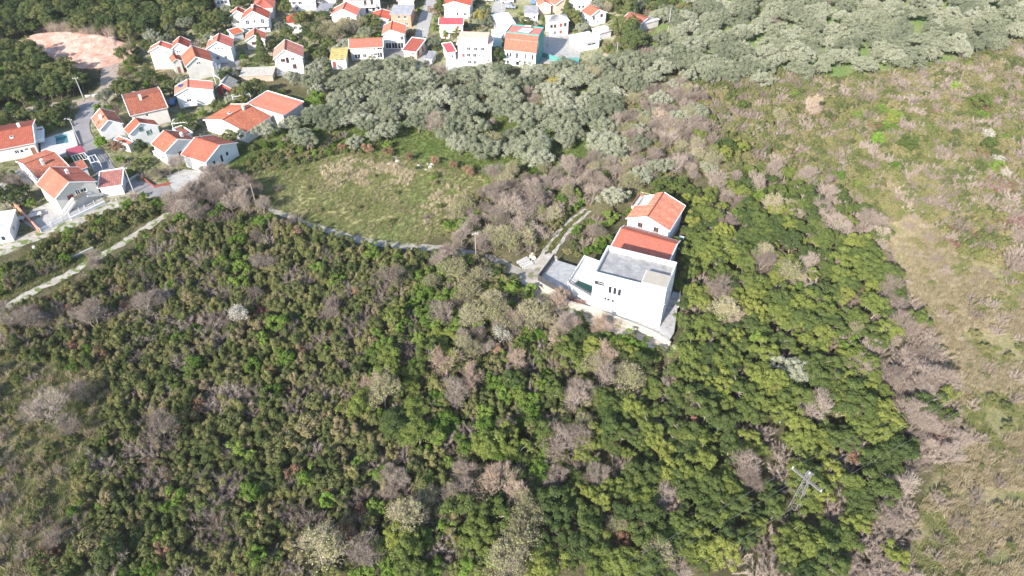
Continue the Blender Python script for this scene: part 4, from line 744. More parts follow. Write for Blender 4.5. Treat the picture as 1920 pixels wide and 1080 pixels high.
# ------------------------------------------------------------------ the modern white villa and the two houses behind it (local frame of the villa)
VO, VA = Vector((15.68,107.56)), math.radians(-22.47); VW, VD, VB, VT = 14.04, 9.0, 1.1, 10.6
def VL(u, v): return VO + Vector((math.cos(VA)*u - math.sin(VA)*v, math.sin(VA)*u + math.cos(VA)*v))
def villa():
    r = empty('modern_villa', (VO.x,VO.y,0), VA); tag(r, 'modern white cubic villa with flat roof terrace and slim windows', 'villa'); FOOT.append((VO, VA, VW, VD)); TALL.append((VO, VA, VW, VD, VT))
    fl = VT-1.15; w = MB()
    slim = [(3.2,6.25,.6,1.8),(4.15,6.25,.6,1.75),(5.08,6.2,.6,1.75)]; sm = [(2.56,4.25,.42,.68),(3.15,4.22,.52,.66),(4.02,4.18,.52,.66)]
    box = (.3,6.85,1.95,1.75)
    wall_face(w, (0,0), (2.45,0), VB-.8, fl, [box], 1.7); wall_face(w, (2.45,0), (VW,0), VB-.8, fl, [(a_-2.45,b_,c_,d_) for a_,b_,c_,d_ in slim+sm], .3)
    rw = [(.9,6.6,1.3,1.9),(3.0,6.6,1.3,1.9),(5.4,6.6,1.3,1.9),(7.2,6.6,1.0,1.9),(.9,3.6,1.3,1.9),(3.2,3.6,1.3,1.9),(5.6,3.6,2.0,2.0),(1.2,1.4,1.2,1.9),(4.4,1.4,1.2,1.9)]
    wall_face(w, (VW,0), (VW,VD), VB-.8, fl, rw, .3); wall_face(w, (VW,VD), (0,VD), VB-.8, fl, []); wall_face(w, (0,VD), (0,0), VB-.8, fl, [(5.2,3.7,2.4,2.2)], .3); w.build('wall', M['white'], r)
    def win(u, z, ww, hh, face, name='window', mat='dark'):
        f = MB(); t = .06
        for x0,x1,z0,z1 in ((0,ww,0,t),(0,ww,hh-t,hh),(0,t,t,hh-t),(ww-t,ww,t,hh-t)): f.box(x0,.16,z0,x1,.24,z1)
        o = f.build(name, M[mat], r); p = MB(); p.box(t,.2,t,ww-t,.23,hh-t); p.build('pane', M['glass'], o)
        o.location = (u,0,z) if face == 'f' else ((VW,u,z) if face == 'r' else (0,VD-u,z)); o.rotation_euler = (0,0,{'f':0,'r':math.pi/2,'l':-math.pi/2}[face])
    for q in slim+sm: win(*q, 'f')
    for q in rw: win(*q, 'r')
    win(5.2,3.7,2.4,2.2,'l')
    b = MB(); u, z, ww, hh = box                        # open loggia at the left end of the front
    b.box(u,.02,z,u+ww,.16,z+.75); b.build('loggia_parapet', M['white'], r); gd = MB(); gd.box(u+.3,1.6,z+.05,u+ww-.3,1.66,z+1.6); gd.build('glass_door', M['glass'], r)
    f = MB(); f.box(.28,.28,fl-.35,VW-.28,VD-.28,fl+.02); f.build('roof_terrace', surf('terrace_felt', (.20,.195,.19), (.36,.35,.34), .7, .95, .2, 6, spots=((.24,.235,.23), 1.5, .56)), r)
    p = MB(); t = .28
    for q in ((0,0,9.2,t),(0,VD-t,VW,VD),(0,t,t,VD-t),(VW-t,4.0,VW,VD-t)): p.box(q[0],q[1],fl,q[2],q[3],VT)
    p.build('parapet', M['white'], r)
    s = MB(); s.box(9.2,0,fl,VW,.3,VT+.32); s.box(VW-.3,.3,fl,VW,4.0,VT+.32); s.box(9.2,3.7,fl,VW-.3,4.0,VT+.32); s.box(9.2,.3,fl,9.5,3.7,VT+.32); so = s.build('stair_head', M['white'], r)
    s = MB(); s.box(9.35,.18,VT+.32,VW-.12,3.9,VT+.44); s.build('slab', surf('beige_slab', (.33,.29,.235), (.38,.34,.28), .8, .95), so)
    g = MB(); g.box(14.05,-.05,VT-3.6,14.3,.2,VT-3.5); g.tube([(VW+.06,.9,VB),(VW+.06,.9,fl)],.05,6); g.build('downpipe', M['galv'], r)
    # plinth walls and terraces are things of their own
    def plat(name, pts, z, mat, label, cat, z0=-.8):
        mb = MB(); mb.prism([tuple(VL(*p)) for p in pts], z0, z); return tag(mb.build(name, mat), label, cat, kind='structure')
    plat('parking_terrace', [(-12.6,3.3),(-9.7,2.25),(-4.9,.7),(-5.6,11.0),(-11.9,11.5)], 1.5, surf('sett_paving', (.25,.25,.255), (.40,.395,.385), 1.3, .9, .3, 5), 'paved parking terrace inside dark fence left of the villa', 'terrace')
    pt = MB(); pts = [(-5.9,3.0),(-.03,.7),(-.03,8.9),(-1.6,11.2),(-5.5,11.8)]; pool = [(-4.75,3.25),(-.65,1.65),(-.65,4.35),(-4.2,4.95)]
    for i in range(5):
        a = pts[i]; c = pts[(i+1)%5]; pt.poly([(*a,-.6),(*c,-.6),(*c,3.5),(*a,3.5)])
    ring = [(0,1,1,0),(1,2,2,1),(4,0,0,3)]
    pt.poly([(*pts[0],3.5),(*pts[1],3.5),(*pool[1],3.5),(*pool[0],3.5)]); pt.poly([(*pts[1],3.5),(*pts[2],3.5),(*pool[2],3.5),(*pool[1],3.5)]); pt.poly([(*pts[2],3.5),(*pts[3],3.5),(*pts[4],3.5),(*pool[3],3.5),(*pool[2],3.5)]); pt.poly([(*pts[4],3.5),(*pts[0],3.5),(*pool[0],3.5),(*pool[3],3.5)])
    for i in range(4):
        a = pool[(i+1)%4]; c = pool[i]; pt.poly([(*a,2.2),(*c,2.2),(*c,3.5),(*a,3.5)])
    pt.poly([(*p,2.2) for p in pool])
    po = tag(pt.build('pool_terrace', M['deck'], None, (VO.x,VO.y,0), (0,0,VA)), 'raised pale pool terrace with white wall against the villa', 'terrace')
    wt = MB(); wt.poly([(*p,3.15) for p in pool]); wt.build('water', M['greenwater'], po)
    for a, c, h in ((pts[3],pts[4],.75),(pts[4],pts[0],.45)): pw = MB(); pw.beam((*a,3.5+h/2),(*c,3.5+h/2),.25,h); pw.build('wall', M['white'], po)
    pw = MB(); pw.beam((pts[0][0],pts[0][1]-.06,1.9),(pts[1][0],pts[1][1]-.06,1.9),.14,3.3); pw.build('wall', M['white'], po)
    rl = MB()
    n = 9
    for i in range(n+1):
        p = Vector(pts[0]).lerp(Vector(pts[1]), i/n); rl.beam((p.x,p.y,3.5),(p.x,p.y,4.5),.06)
    for h in (4.5,4.1,3.75): rl.beam((*pts[0],h),(*pts[1],h),.05)
    for i in range(4):
        p = Vector(pts[0]).lerp(Vector(pts[4]), i/8); rl.beam((p.x,p.y,3.9),(p.x,p.y,4.5),.06)
    rl.beam((*pts[0],4.5),(*Vector(pts[0]).lerp(Vector(pts[4]),.4),4.5),.05); rl.build('railing', M['dark'], po)
    # dark slatted fence round the parking terrace: panels between posts
    fr = empty('parking_fence', (VO.x,VO.y,1.5), VA); tag(fr, 'dark slatted metal fence round the parking terrace', 'fence'); line = [(-11.2,11.45),(-11.9,11.4),(-12.5,3.35),(-9.7,2.3),(-5.0,.75)]
    lw = MB()
    for a, c in zip(line[:-1], line[1:]): lw.beam((*a,-.3),(*c,-.3),.3,1.0)
    lw.build('kerb_wall', M['stone'], fr)
    for a, c in zip(line[1:-1], line[2:]):
        a = Vector(a); c = Vector(c); k = max(2, int((c-a).length/1.45))
        for i in range(k):
            q0 = a.lerp(c,i/k); q1 = a.lerp(c,(i+1)/k); pm = MB(); pm.beam((q0.x,q0.y,0),(q0.x,q0.y,1.7),.09); pm.build('post', M['dark'], fr)
            for zz in np.arange(.3,1.68,.17): s = MB(); s.beam((q0.x,q0.y,zz),(q1.x,q1.y,zz),.04,.13); s.build('slat', M['dark'], fr)
    gt = empty('red_brown_gate', (VO.x,VO.y,1.5), VA); tag(gt, 'low reddish brown barred fence under the pool terrace', 'fence'); gl = [(-5.0,.72),(-3.6,-.1),(-1.2,.1)]
    for a, c in zip(gl[:-1], gl[1:]):
        a = Vector(a); c = Vector(c); k = int((c-a).length/.8)+1
        for i in range(k+1): q0 = a.lerp(c,i/k); s = MB(); s.beam((q0.x,q0.y,0),(q0.x,q0.y,1.2),.08); s.build('post', M['redbrown'], gt)
        for zz in (.3,.55,.8,1.1): s = MB(); s.beam((a.x,a.y,zz),(c.x,c.y,zz),.04,.12); s.build('rail', M['redbrown'], gt)
    # retaining wall along the path and apron
    bot = [(-12.7,2.9),(-9.2,1.7),(-4.8,-.25),(.5,-.75),(5.9,-1.35),(14.0,-2.2),(16.9,-3.4)]; tz = [1.5,1.5,1.55,1.9,1.75,1.35,1.0]
    rw_ = empty('retaining_wall', (VO.x,VO.y,0), VA); tag(rw_, 'pale stone retaining wall along the path below the villa', 'wall')
    for (a, za), (c, zc) in zip(zip(bot,tz), list(zip(bot,tz))[1:]):
        m = MB(); a = Vector(a); c = Vector(c); d = (c-a).normalized(); nn = Vector((-d.y,d.x))*.45
        pa = [(a.x,a.y),(c.x,c.y),(c.x+nn.x,c.y+nn.y),(a.x+nn.x,a.y+nn.y)]
        m.poly([(*pa[0],-.6),(*pa[1],-.6),(*pa[1],zc),(*pa[0],za)]); m.poly([(*pa[2],-.6),(*pa[3],-.6),(*pa[3],za),(*pa[2],zc)]); m.poly([(*pa[0],za),(*pa[1],zc),(*pa[2],zc),(*pa[3],za)]); m.poly([(*pa[1],-.6),(*pa[2],-.6),(*pa[2],zc),(*pa[1],zc)]); m.poly([(*pa[3],-.6),(*pa[0],-.6),(*pa[0],za),(*pa[3],za)])
        m.build('wall_section', M['stone'], rw_)
    plat('apron', [(-4.6,.2),(.5,-.3),(5.9,-.9),(14.0,-1.8),(16.6,-2.9),(17.0,-.5),(15.4,11.4),(14.05,11.4),(14.05,0),(-.02,0),(-.02,.6)], 1.1, surf('apron_paving', (.30,.29,.28), (.44,.425,.40), 1.1, .95, .2, 4, spots=((.24,.235,.23),1.4,.58)), 'pale paved apron round the foot of the villa', 'paving')
    pw = MB(); pw.beam((*(15.5,11.4),1.5),(*(16.1,7.0),1.5),.25,.8); tag(pw.build('garden_wall', M['white'], None, (VO.x,VO.y,0), (0,0,VA)), 'short white garden wall at the back corner of the villa', 'wall')
villa()
# orange roofed house directly behind, then the older tiled house
o2 = VL(-.85,15.6); house('orange_roof_house', 'house with smooth bright orange roof between villa and tiled house', (o2, VA-math.radians(4), 12.6, 8.4), 5.3, axis='u', rise=1.0, ridge=.68, tile='tile', trim=True, wins=[('r',.4,2.2,1.2,1.2,'dark')])
def back_house():
    o = VL(-.5,25.6); ang = VA-math.radians(5.5); W, D, H, rise, k = 10.1, 10.9, 6.0, 2.0, 4.75
    r = empty('tiled_villa', (o.x,o.y,0), ang); tag(r, 'older white house with weathered clay tile gable roof and roof terrace', 'house'); FOOT.append((o, ang, W, D)); TALL.append((o, ang, W, D, H+rise)); ov = .4
    w = MB(); ops = [(2.35,4.5,1.15,1.25),(6.0,4.5,1.15,1.25)]
    wall_face(w, (ov,ov),(W-ov,ov),-.6,H-.04,ops); wall_face(w,(W-ov,ov),(W-ov,D-ov),-.6,H-.04,[(2,3.2,1.1,1.3),(6,3.2,1.1,1.3)]); wall_face(w,(W-ov,D-ov),(ov,D-ov),-.6,H-.04,[]); wall_face(w,(ov,D-ov),(ov,ov),-.6,H-.04,[])
    for yy, s in ((ov,1),(D-ov,-1)):
        t = [(ov,yy,H-.04),(W-ov,yy,H-.04),(k,yy,H+rise-.15)]; w.poly(t if s > 0 else t[::-1])
    w.build('wall', M['white'], r); n = 5.6
    rf = MB(); slope(rf,(0,n,H),(0,0,H),(k,0,H+rise),(k,n,H+rise),.05,.27); zz = H+rise*2.9/k; slope(rf,(2.9,D,zz),(2.9,n,zz),(k,n,H+rise),(k,D,H+rise),.05,.27); slope(rf,(W,0,H),(W,D,H),(k,D,H+rise),(k,0,H+rise),.05,.27)
    ro = rf.build('roof', [M['tileold'], M['trim']], r); c = MB(); c.tube([(k,-.03,H+rise+.03),(k,D+.03,H+rise+.03)],.15,6); c.build('ridge_cap', M['tileold'], ro)
    t = MB(); t.beam((0,0,H+.02),(k,0,H+rise+.02),.16,.2); t.beam((k,0,H+rise+.02),(W,0,H+.02),.16,.2); t.beam((W,0,H-.05),(W,D,H-.05),.14,.14); t.beam((k,D,H+rise+.02),(W,D,H+.02),.16,.2); t.build('verge', M['trim'], r)
    for u, z, ww, hh in ops:
        f = MB()
        for x0,x1,z0,z1 in ((0,ww,0,.08),(0,ww,hh-.08,hh),(0,.08,.08,hh-.08),(ww-.08,ww,.08,hh-.08),(ww/2-.05,ww/2+.05,.08,hh-.08)): f.box(x0,.05,z0,x1,.14,z1)
        f.box(-.1,-.1,-.1,ww+.1,.04,-.01); wo_ = f.build('window', M['brownframe'], r, (ov+u,ov,z)); p = MB(); p.box(.08,.09,.08,ww-.08,.12,hh-.08); p.build('pane', M['glass'], wo_)
    te = MB(); te.box(-.9,n+.35,H-1.2,2.85,D,H-.55); to = te.build('roof_terrace', M['deck'], r); pr = MB(); pr.box(-.9,n+.35,H-.55,-.65,D,H+.1); pr.box(-.64,D-.25,H-.55,2.85,D,H-.1); pr.build('parapet', M['brownframe'], to)
    rl = MB()
    for x in np.arange(-.5,2.8,.5): rl.box(x,D-.2,H-.1,x+.07,D-.13,H+.5)
    rl.box(-.6,D-.21,H+.5,2.8,D-.12,H+.6); rl.build('railing', M['wood'], to)
back_house()
tk = MB(); q = VL(11.9,27.6); tk.box(-.5,-.5,.0,.5,.5,2.9); tk.box(-.55,-.55,2.9,.55,.55,3.0); tag(tk.build('water_tank', M['blue'], None, (q.x,q.y,0), (0,0,VA)), 'pale square tank against the side of the tiled house', 'tank')
# ------------------------------------------------------------------ netted house: steep front slope, flat top with solar heater
def netted_house():
    h = 4.8; a, ang, W, D = fr3((945,93.5),(994,99),(997,82),h); W = 10.6
    r = empty('netted_house', (a.x,a.y,0), ang); tag(r, 'tall house wrapped in green scaffold netting with steep orange front slope', 'house'); D = 9.5; FOOT.append((a, ang, W, D)); TALL.append((a, ang, W, D, 9.3)); T = 9.3; k = 3.1
    w = MB(); ops = [(.6,2.6,.7,1.4),(1.5,2.6,.7,1.4),(3.6,2.4,.8,1.8),(6.4,2.4,.6,1.8),(8.8,2.4,.7,1.8),(.6,.3,.8,1.4),(3.6,.1,1.2,1.9),(6.2,.2,.8,1.6)]
    wall_face(w,(.2,.2),(W-.2,.2),-.6,h,ops); w.build('wall', M['white'], r); w = MB(); wall_face(w,(W-.2,D),(.2,D),-.6,T,[]); w.build('wall', M['white'], r)
    for q in ops:
        f = MB(); ww, hh = q[2], q[3]
        for x0,x1,z0,z1 in ((0,ww,0,.07),(0,ww,hh-.07,hh),(0,.07,.07,hh-.07),(ww-.07,ww,.07,hh-.07)): f.box(x0,.04,z0,x1,.1,z1)
        o = f.build('window', M['frame'], r, (.2+q[0],.2,q[1])); p = MB(); p.box(.07,.06,.07,ww-.07,.09,hh-.07); p.build('pane', M['glass'], o)
    rf = MB(); slope(rf,(0,0,h),(W,0,h),(W,1.3,T-1.3),(0,1.3,T-1.3)); slope(rf,(0,1.3,T-1.3),(W,1.3,T-1.3),(W,k,T),(0,k,T)); ro = rf.build('roof', [M['tile'], M['trim']], r)
    ft = MB(); ft.box(.1,k,T-.25,W-.1,D,T-.02); ft.build('flat_roof', M['tilebrown'] if False else surf('red_deck', (.40,.15,.12), (.48,.2,.16), .8, .9), ro)
    nt_ = MB(); side = [(-.0,-.6),(-.0,h),(1.2,T-1.25),(k-.1,T+.25),(D+.1,T+.25),(D+.1,-.6)]
    for x in (-.06, W+.06): pl = [(x,y,z) for y,z in side]; nt_.poly(pl if x < 0 else pl[::-1]); nt_.poly([(p[0]+(.05 if x < 0 else -.05),p[1],p[2]) for p in (pl[::-1] if x < 0 else pl)])
    nt_.build('netting', M['net'], r); ed = MB(); ed.beam((-.1,k,T+.12),(W+.1,k,T+.12),.18,.3); ed.beam((-.1,D,T+.12),(W+.1,D,T+.12),.18,.3); ed.build('parapet', M['net'], r)
    sc = MB()
    for y in (1.0,3.4,5.8,8.2):
        sc.beam((W+.2,y,-.3),(W+.2,y,T-.6),.07)
    for z in (2.2,4.4,6.6): sc.beam((W+.2,1.0,z),(W+.2,8.2,z),.07)
    for i in range(3): sc.beam((W+.2,1.0+2.4*i,2.2*i+.2),(W+.2,3.4+2.4*i,2.2*i+2.4),.06)
    sc.build('scaffold', M['galv'], r)
    for i in range(3):
        s = MB(); s.beam((3.6+.25*i,4.2+1.15*i,T+.35),(7.2+.25*i,4.2+1.15*i,T+.35),.9,.07); s.build('solar_panel', M['whiteroof'], ro)
    t = MB(); t.tube([(4.8,8.2,T+.6),(6.8,8.2,T+.6)],.32,10); t.build('solar_tank', M['galv'], ro)
    b = MB(); b.box(0,-1.3,2.05,5.2,.1,2.2); bo = b.build('balcony', M['trim'], r); rl = MB()
    for x in np.arange(.1,5.2,.4): rl.box(x,-1.28,2.2,x+.04,-1.24,3.1)
    rl.box(0,-1.3,3.1,5.2,-1.22,3.16); rl.build('railing', M['teal'], bo)
netted_house()
# ------------------------------------------------------------------ street furniture, pools, vehicles, small structures
def local(px, py, z=0): p = P(px,py,z); return p.x, p.y
def pole(basepx, h, label, arm=True, mat='pole', lamp=False):
    x, y = local(*basepx); r = empty('utility_pole', (x,y,0), random.uniform(-.6,.6)); tag(r, label, 'pole'); m = MB(); m.tube([(0,0,-.4),(0,0,h)], [.09,.06] if mat == 'wood' else [.16,.10], 8); m.build('shaft', M[mat], r)
    if arm:
        a = MB(); a.box(-.75,-.06,h-.55,.75,.06,h-.43); a.build('crossarm', M['galv'], r)
        for k in (-.65,0,.65): i = MB(); i.tube([(k,0,h-.43),(k,0,h-.2)],.05,6); i.build('insulator', M['carwhite'], r)
    if lamp: l = MB(); l.tube([(0,0,h-.2),(0,-.9,h+.25)],.04,6); l.box(-.12,-1.4,h+.2,.12,-.85,h+.32); l.build('lamp_arm', M['galv'], r)
    return Vector((x,y,h-.2))
p1 = pole((158,187), 7.2, 'pale leaning utility pole at the bend of the dirt lane')
p2 = pole((152,273), 8.2, 'pale utility pole beside the small pool', lamp=True)
p3 = pole((252,362), 7.6, 'utility pole at the corner of the white wing', lamp=True)
p4 = pole((220,103), 6.4, 'utility pole beside the dug red bank')
p5 = pole((407,15), 5.5, 'slim pole in the grass at the top left')
p6 = pole((605,36), 6.5, 'utility pole among the budding trees', mat='wood')
p7 = pole((794,77), 4.6, 'street pole at the foot of the village street', lamp=True)
p8 = pole((1156,107), 5.0, 'pale pole in the thicket above the olive grove', arm=False)
p9 = pole((1252,61), 8.5, 'tall slim pole beside the upper olive grove', arm=False)
p10 = pole((893,494), 8.5, 'dark lamp pole where the gravel path bends', mat='wood', lamp=True)
p11 = pole((484,398), 8.0, 'thin pole among bare trees left of the grass field', arm=False, mat='wood')
p12 = pole((941,26), 6.0, 'street pole beside the parked cars', lamp=True)
p13 = pole((1027,88), 5.5, 'pole in the yard right of the netted house')
def wire(a, b, sag, label, off=(0,0,0), r=.009):
    o = Vector(off); a = a+o; b = b+o; m = MB(); n = 14; m.tube([a.lerp(b,i/n)-Vector((0,0,sag*4*(i/n)*(1-i/n))) for i in range(n+1)], r, 4); return tag(m.build('overhead_wire', M['wire'], None), label, 'wire')
wire(p1, p2, .5, 'overhead wire from the lane bend to the pool pole'); wire(p2, p3, .5, 'overhead wire from the pool pole to the white wing'); wire(p3, p11, .8, 'overhead wire from the white wing to the bare trees'); wire(p4, p1, .4, 'overhead wire from the dug bank to the lane bend')
# lattice pylon with T crossarm and three wires
def pylon():
    x, y = local(1488,953); h = 9.0; rz = math.radians(37); r = empty('lattice_pylon', (x,y,0), rz); tag(r, 'pale steel lattice pylon with crossarm standing in the evergreen scrub', 'pylon')
    W = lambda z: .62-.34*z/h; cs = ((1,1),(-1,1),(-1,-1),(1,-1))
    for sx, sy in cs: m = MB(); m.beam((sx*W(0),sy*W(0),-.5),(sx*W(h),sy*W(h),h),.08); m.build('leg', M['lattice'], r)
    nb = 7
    for i in range(nb):
        z0, z1 = h*i/nb, h*(i+1)/nb; m = MB()
        for k in range(4):
            a, b = cs[k], cs[(k+1)%4]; s = (a,b) if i % 2 else (b,a); m.beam((s[0][0]*W(z0),s[0][1]*W(z0),z0),(s[1][0]*W(z1),s[1][1]*W(z1),z1),.045); m.beam((a[0]*W(z1),a[1]*W(z1),z1-.01),(b[0]*W(z1),b[1]*W(z1),z1-.01),.04)
        m.build('lattice_panel', M['lattice'], r)
    m = MB(); za = h-1.5; m.beam((0,-2.6,za),(0,2.6,za),.16,.18); m.beam((.3,-2.4,za-.02),(.3,2.4,za-.02),.1); m.build('crossarm', M['lattice'], r); m = MB(); m.box(-.45,-.45,h,.45,.45,h+.12); m.build('cap', M['lattice'], r)
    R = Matrix.Rotation(rz,3,'Z'); tips = []
    for p in ((0,-2.5,za),(0,2.5,za),(0,0,h)):
        m = MB(); m.tube([(p[0],p[1],p[2]+.06),(p[0],p[1],p[2]+.45)],.09,6); m.build('insulator', M['carwhite'], r); tips.append(R @ Vector((p[0],p[1],p[2]+.45)) + Vector((x,y,0)))
    return tips
tips = pylon()
ends1 = [Vector((*local(900,1210,7),7)), Vector((*local(980,1260,7),7)), Vector((*local(905,1240,8),8))]; ends2 = [Vector((*local(1930,655,11),11)), Vector((*local(1930,690,11),11)), Vector((*local(1930,668,12),12))]
nmw = ['outer near power line wire', 'outer far power line wire', 'top power line wire']
for t, a, b, nm in zip(tips, (ends1[1],ends1[0],ends1[2]), (ends2[1],ends2[0],ends2[2]), nmw):
    wire(t, a, .3, nm+' running from the pylon to the bottom edge', r=.009); wire(t, b, .8, nm+' running from the pylon over the dry slope', r=.009)
# small left pool in its deck
def left_pool():
    c = [P(*p,.9) for p in ((75,262),(137,243),(146,272),(118,290),(78,300))]; pool = [P(*p,.9) for p in ((105.5,271),(128.5,267),(125,250.5),(103,255.5))]
    r = MB(); o = c[0]
    def pl(p): return (p.x-o.x, p.y-o.y)
    C = [pl(p) for p in c]; Q = [pl(p) for p in pool]      # Q: near-left, near-right, far-right, far-left
    for i in range(5): a, b = C[i], C[(i+1)%5]; r.poly([(*b,-.8),(*a,-.8),(*a,.35),(*b,.35)])
    r.poly([(*C[0],.35),(*Q[3],.35),(*Q[2],.35),(*C[1],.35)]); r.poly([(*C[1],.35),(*Q[2],.35),(*Q[1],.35),(*C[2],.35)]); r.poly([(*C[2],.35),(*Q[1],.35),(*C[3],.35)]); r.poly([(*C[3],.35),(*Q[1],.35),(*Q[0],.35),(*C[4],.35)]); r.poly([(*C[4],.35),(*Q[0],.35),(*Q[3],.35),(*C[0],.35)])
    d = tag(r.build('pool_deck', M['deck'], None, (o.x,o.y,.55)), 'pale deck with a small rectangular pool beside the long house', 'pool')
    b = MB()
    for i in range(4): a, e = Q[i], Q[(i+1)%4]; b.poly([(*a,-1.1),(*e,-1.1),(*e,.35),(*a,.35)])
    b.poly([(*p,-1.1) for p in Q]); b.build('basin', surf('pool_lining', (.16,.36,.38), (.2,.42,.44), 1, .6), d)
    w = MB(); w.poly([(*p,-.35) for p in Q]); w.build('water', M['poolwater'], d)
left_pool()
# the ground sheet is cut by the pools' depth only visually: keep basins above it
def car(px, py, rz, mat, label, van=False):
    x, y = local(px, py); r = empty('parked_car', (x,y,.1), rz); tag(r, label, 'van' if van else 'car'); L, W, H = (4.9,1.95,2.1) if van else (4.1,1.7,1.45)
    prof = [(-L/2,.35),(L/2,.35),(L/2,.75),(L*.30,.95),(L*.14,H),(-L*.34 if not van else -L*.48,H),(-L*.47,.95),(-L/2,.8)] if not van else [(-L/2,.35),(L/2,.35),(L/2,.85),(L*.36,1.1),(L*.24,H),(-L/2,H)]
    b = MB(); n = len(prof)
    for i in range(n): (x0,z0),(x1,z1) = prof[i], prof[(i+1)%n]; s0 = .86 if z0 > 1.3 else 1; s1 = .86 if z1 > 1.3 else 1; b.poly([(x0,W/2*s0,z0),(x0,-W/2*s0,z0),(x1,-W/2*s1,z1),(x1,W/2*s1,z1)])
    for s in (1,-1): pl = [(a, s*W/2*(.86 if z > 1.3 else 1), z) for a, z in prof]; b.poly(pl if s < 0 else pl[::-1])
    b.build('body', M[mat], r)
    g = MB(); g.poly([(L*.295,.70,1.0),(L*.295,-.70,1.0),(L*.15,-.62,H-.06),(L*.15,.62,H-.06)][::-1]); g.v = [(a+.03,b_,c+.02) for a,b_,c in g.v]; g.build('windscreen', M['glass'], r)
    for s in (1,-1):
        g = MB(); yv = s*(W/2*.95+.01); g.poly([(-L*.36,yv,1.0),(L*.22,yv,1.0),(L*.11,s*(W/2*.87+.01),H-.1),(-L*.30,s*(W/2*.87+.01),H-.1)]); g.build('side_window', M['glass'], r)
    for a in (-L*.31,L*.31):
        for s in (1,-1): w = MB(); w.tube([(a,s*(W/2-.2),.31),(a,s*(W/2+.01),.31)],.31,12); w.build('wheel', M['rubber'], r)
car(326,194,math.radians(100),'carblue','blue car parked beside the stepped roof house'); car(951,5,math.radians(3),'carwhite','white van parked in the village yard', True); car(957,16,math.radians(-12),'cargrey','silver car parked beside the small grey roofed house'); car(1001,6,math.radians(80),'carblue','blue car at the top near the peach houses'); car(935,88,math.radians(85),'carblue','dark blue car in the shade beside the netted house'); car(226,267,math.radians(35),'cargrey','dark car half hidden under bushes by the shuttered house'); car(920,2,math.radians(10),'carwhite','white car at the top edge of the village yard')
# carport
def carport():
    q = [P(*p,2.6) for p in ((130,291),(161,285),(152.5,274.4),(123.8,282.5))]; o = q[0]; r = empty('carport', (o.x,o.y,0)); tag(r, 'open carport with maroon ribbed sheet roof beside the lane', 'carport'); Q = [(p.x-o.x,p.y-o.y) for p in q]
    for a in Q: m = MB(); m.beam((a[0]*.96,a[1]*.96,-.2),(a[0]*.96,a[1]*.96,2.6),.12); m.build('post', M['dark'], r)
    m = MB(); slope(m,(*Q[0],2.65),(*Q[1],2.65),(*Q[2],2.95),(*Q[3],2.95),.04,.3,.08); m.build('roof', [M['maroon'],M['dark']], r)
carport()
def pergola(corners, h, label, mat='trim', n=5):
    q = [P(*p,h) for p in corners]; o = q[0]; r = empty('pergola', (o.x,o.y,0)); tag(r, label, 'pergola'); Q = [Vector((p.x-o.x,p.y-o.y)) for p in q]
    for a in Q: m = MB(); m.beam((a.x,a.y,-.2),(a.x,a.y,h),.1); m.build('post', M[mat], r)
    for i in range(4): a, b = Q[i], Q[(i+1)%4]; m = MB(); m.beam((a.x,a.y,h+.003*i),(b.x,b.y,h+.003*i),.1); m.build('beam', M[mat], r)
    for i in range(1,n): a = Q[0].lerp(Q[1],i/n); b = Q[3].lerp(Q[2],i/n); m = MB(); m.beam((a.x,a.y,h+.1),(b.x,b.y,h+.1),.07); m.build('slat', M[mat], r)
pergola([(322,232),(350,229),(344,220),(324,224)], 4.0, 'white bare metal frame over the roof terrace'); pergola([(140,303),(168,297),(158,286),(134,292)], 2.6, 'white pergola frame beside the carport'); pergola([(170,305),(186,302),(178,290),(164,294)], 2.6, 'white gate frame over the drive beside the lane', n=2); pergola([(436,182),(468,176),(464,172),(434,178)], 3.8, 'white slatted rail along the roof of the tiled house', n=9)
pergola([(400,140),(412,148),(412,118),(402,112)], 2.8, 'white railed stair frame beside the grey house', n=4)
# outside stairs on the front house
def stairs():
    r = empty('outside_stair', (*local(128,404),0), 0); a = P(121,402); b = P(139.5,376,2.6); c = P(161,364,2.6); d = P(192,364,1.0); r.location = (a.x,a.y,0); tag(r, 'pale outside staircase rising to the front house landing', 'staircase')
    n = 14
    for i in range(n):
        t = (i+.5)/n; p = a.lerp(b,t); m = MB(); z = 2.6*(i+1)/n; dv = (b-a).normalized(); s = Vector((-dv.y,dv.x))*.6; k = dv*((b-a).length/n/2+.03); q = [p-k-s,p+k-s,p+k+s,p-k+s]; m.prism([(v.x-a.x,v.y-a.y) for v in q], max(0,z-.5), z); m.build('step', M['deck'], r)
    m = MB(); B = b-a; C_ = c-a; dv = (C_-B).normalized(); s = Vector((-dv.y,dv.x)); m.prism([tuple(v) for v in (B-s*.1,C_-s*.1,C_+s*1.2,B+s*1.2)], 2.42, 2.58); m.build('landing', M['deck'], r)
    m = MB(); D_ = d-a; m.beam((C_.x,C_.y,2.2),(D_.x,D_.y,1.0),1.1,.35); m.build('flight', M['deck'], r); m = MB(); m.beam((B.x,B.y,3.05),(C_.x,C_.y,3.05),.08,.9); m.build('railing', M['wood'], r); m = MB(); m.beam((0,0,.9),(B.x,B.y,3.4),.06,.5); m.build('railing', M['trim'], r)
stairs()
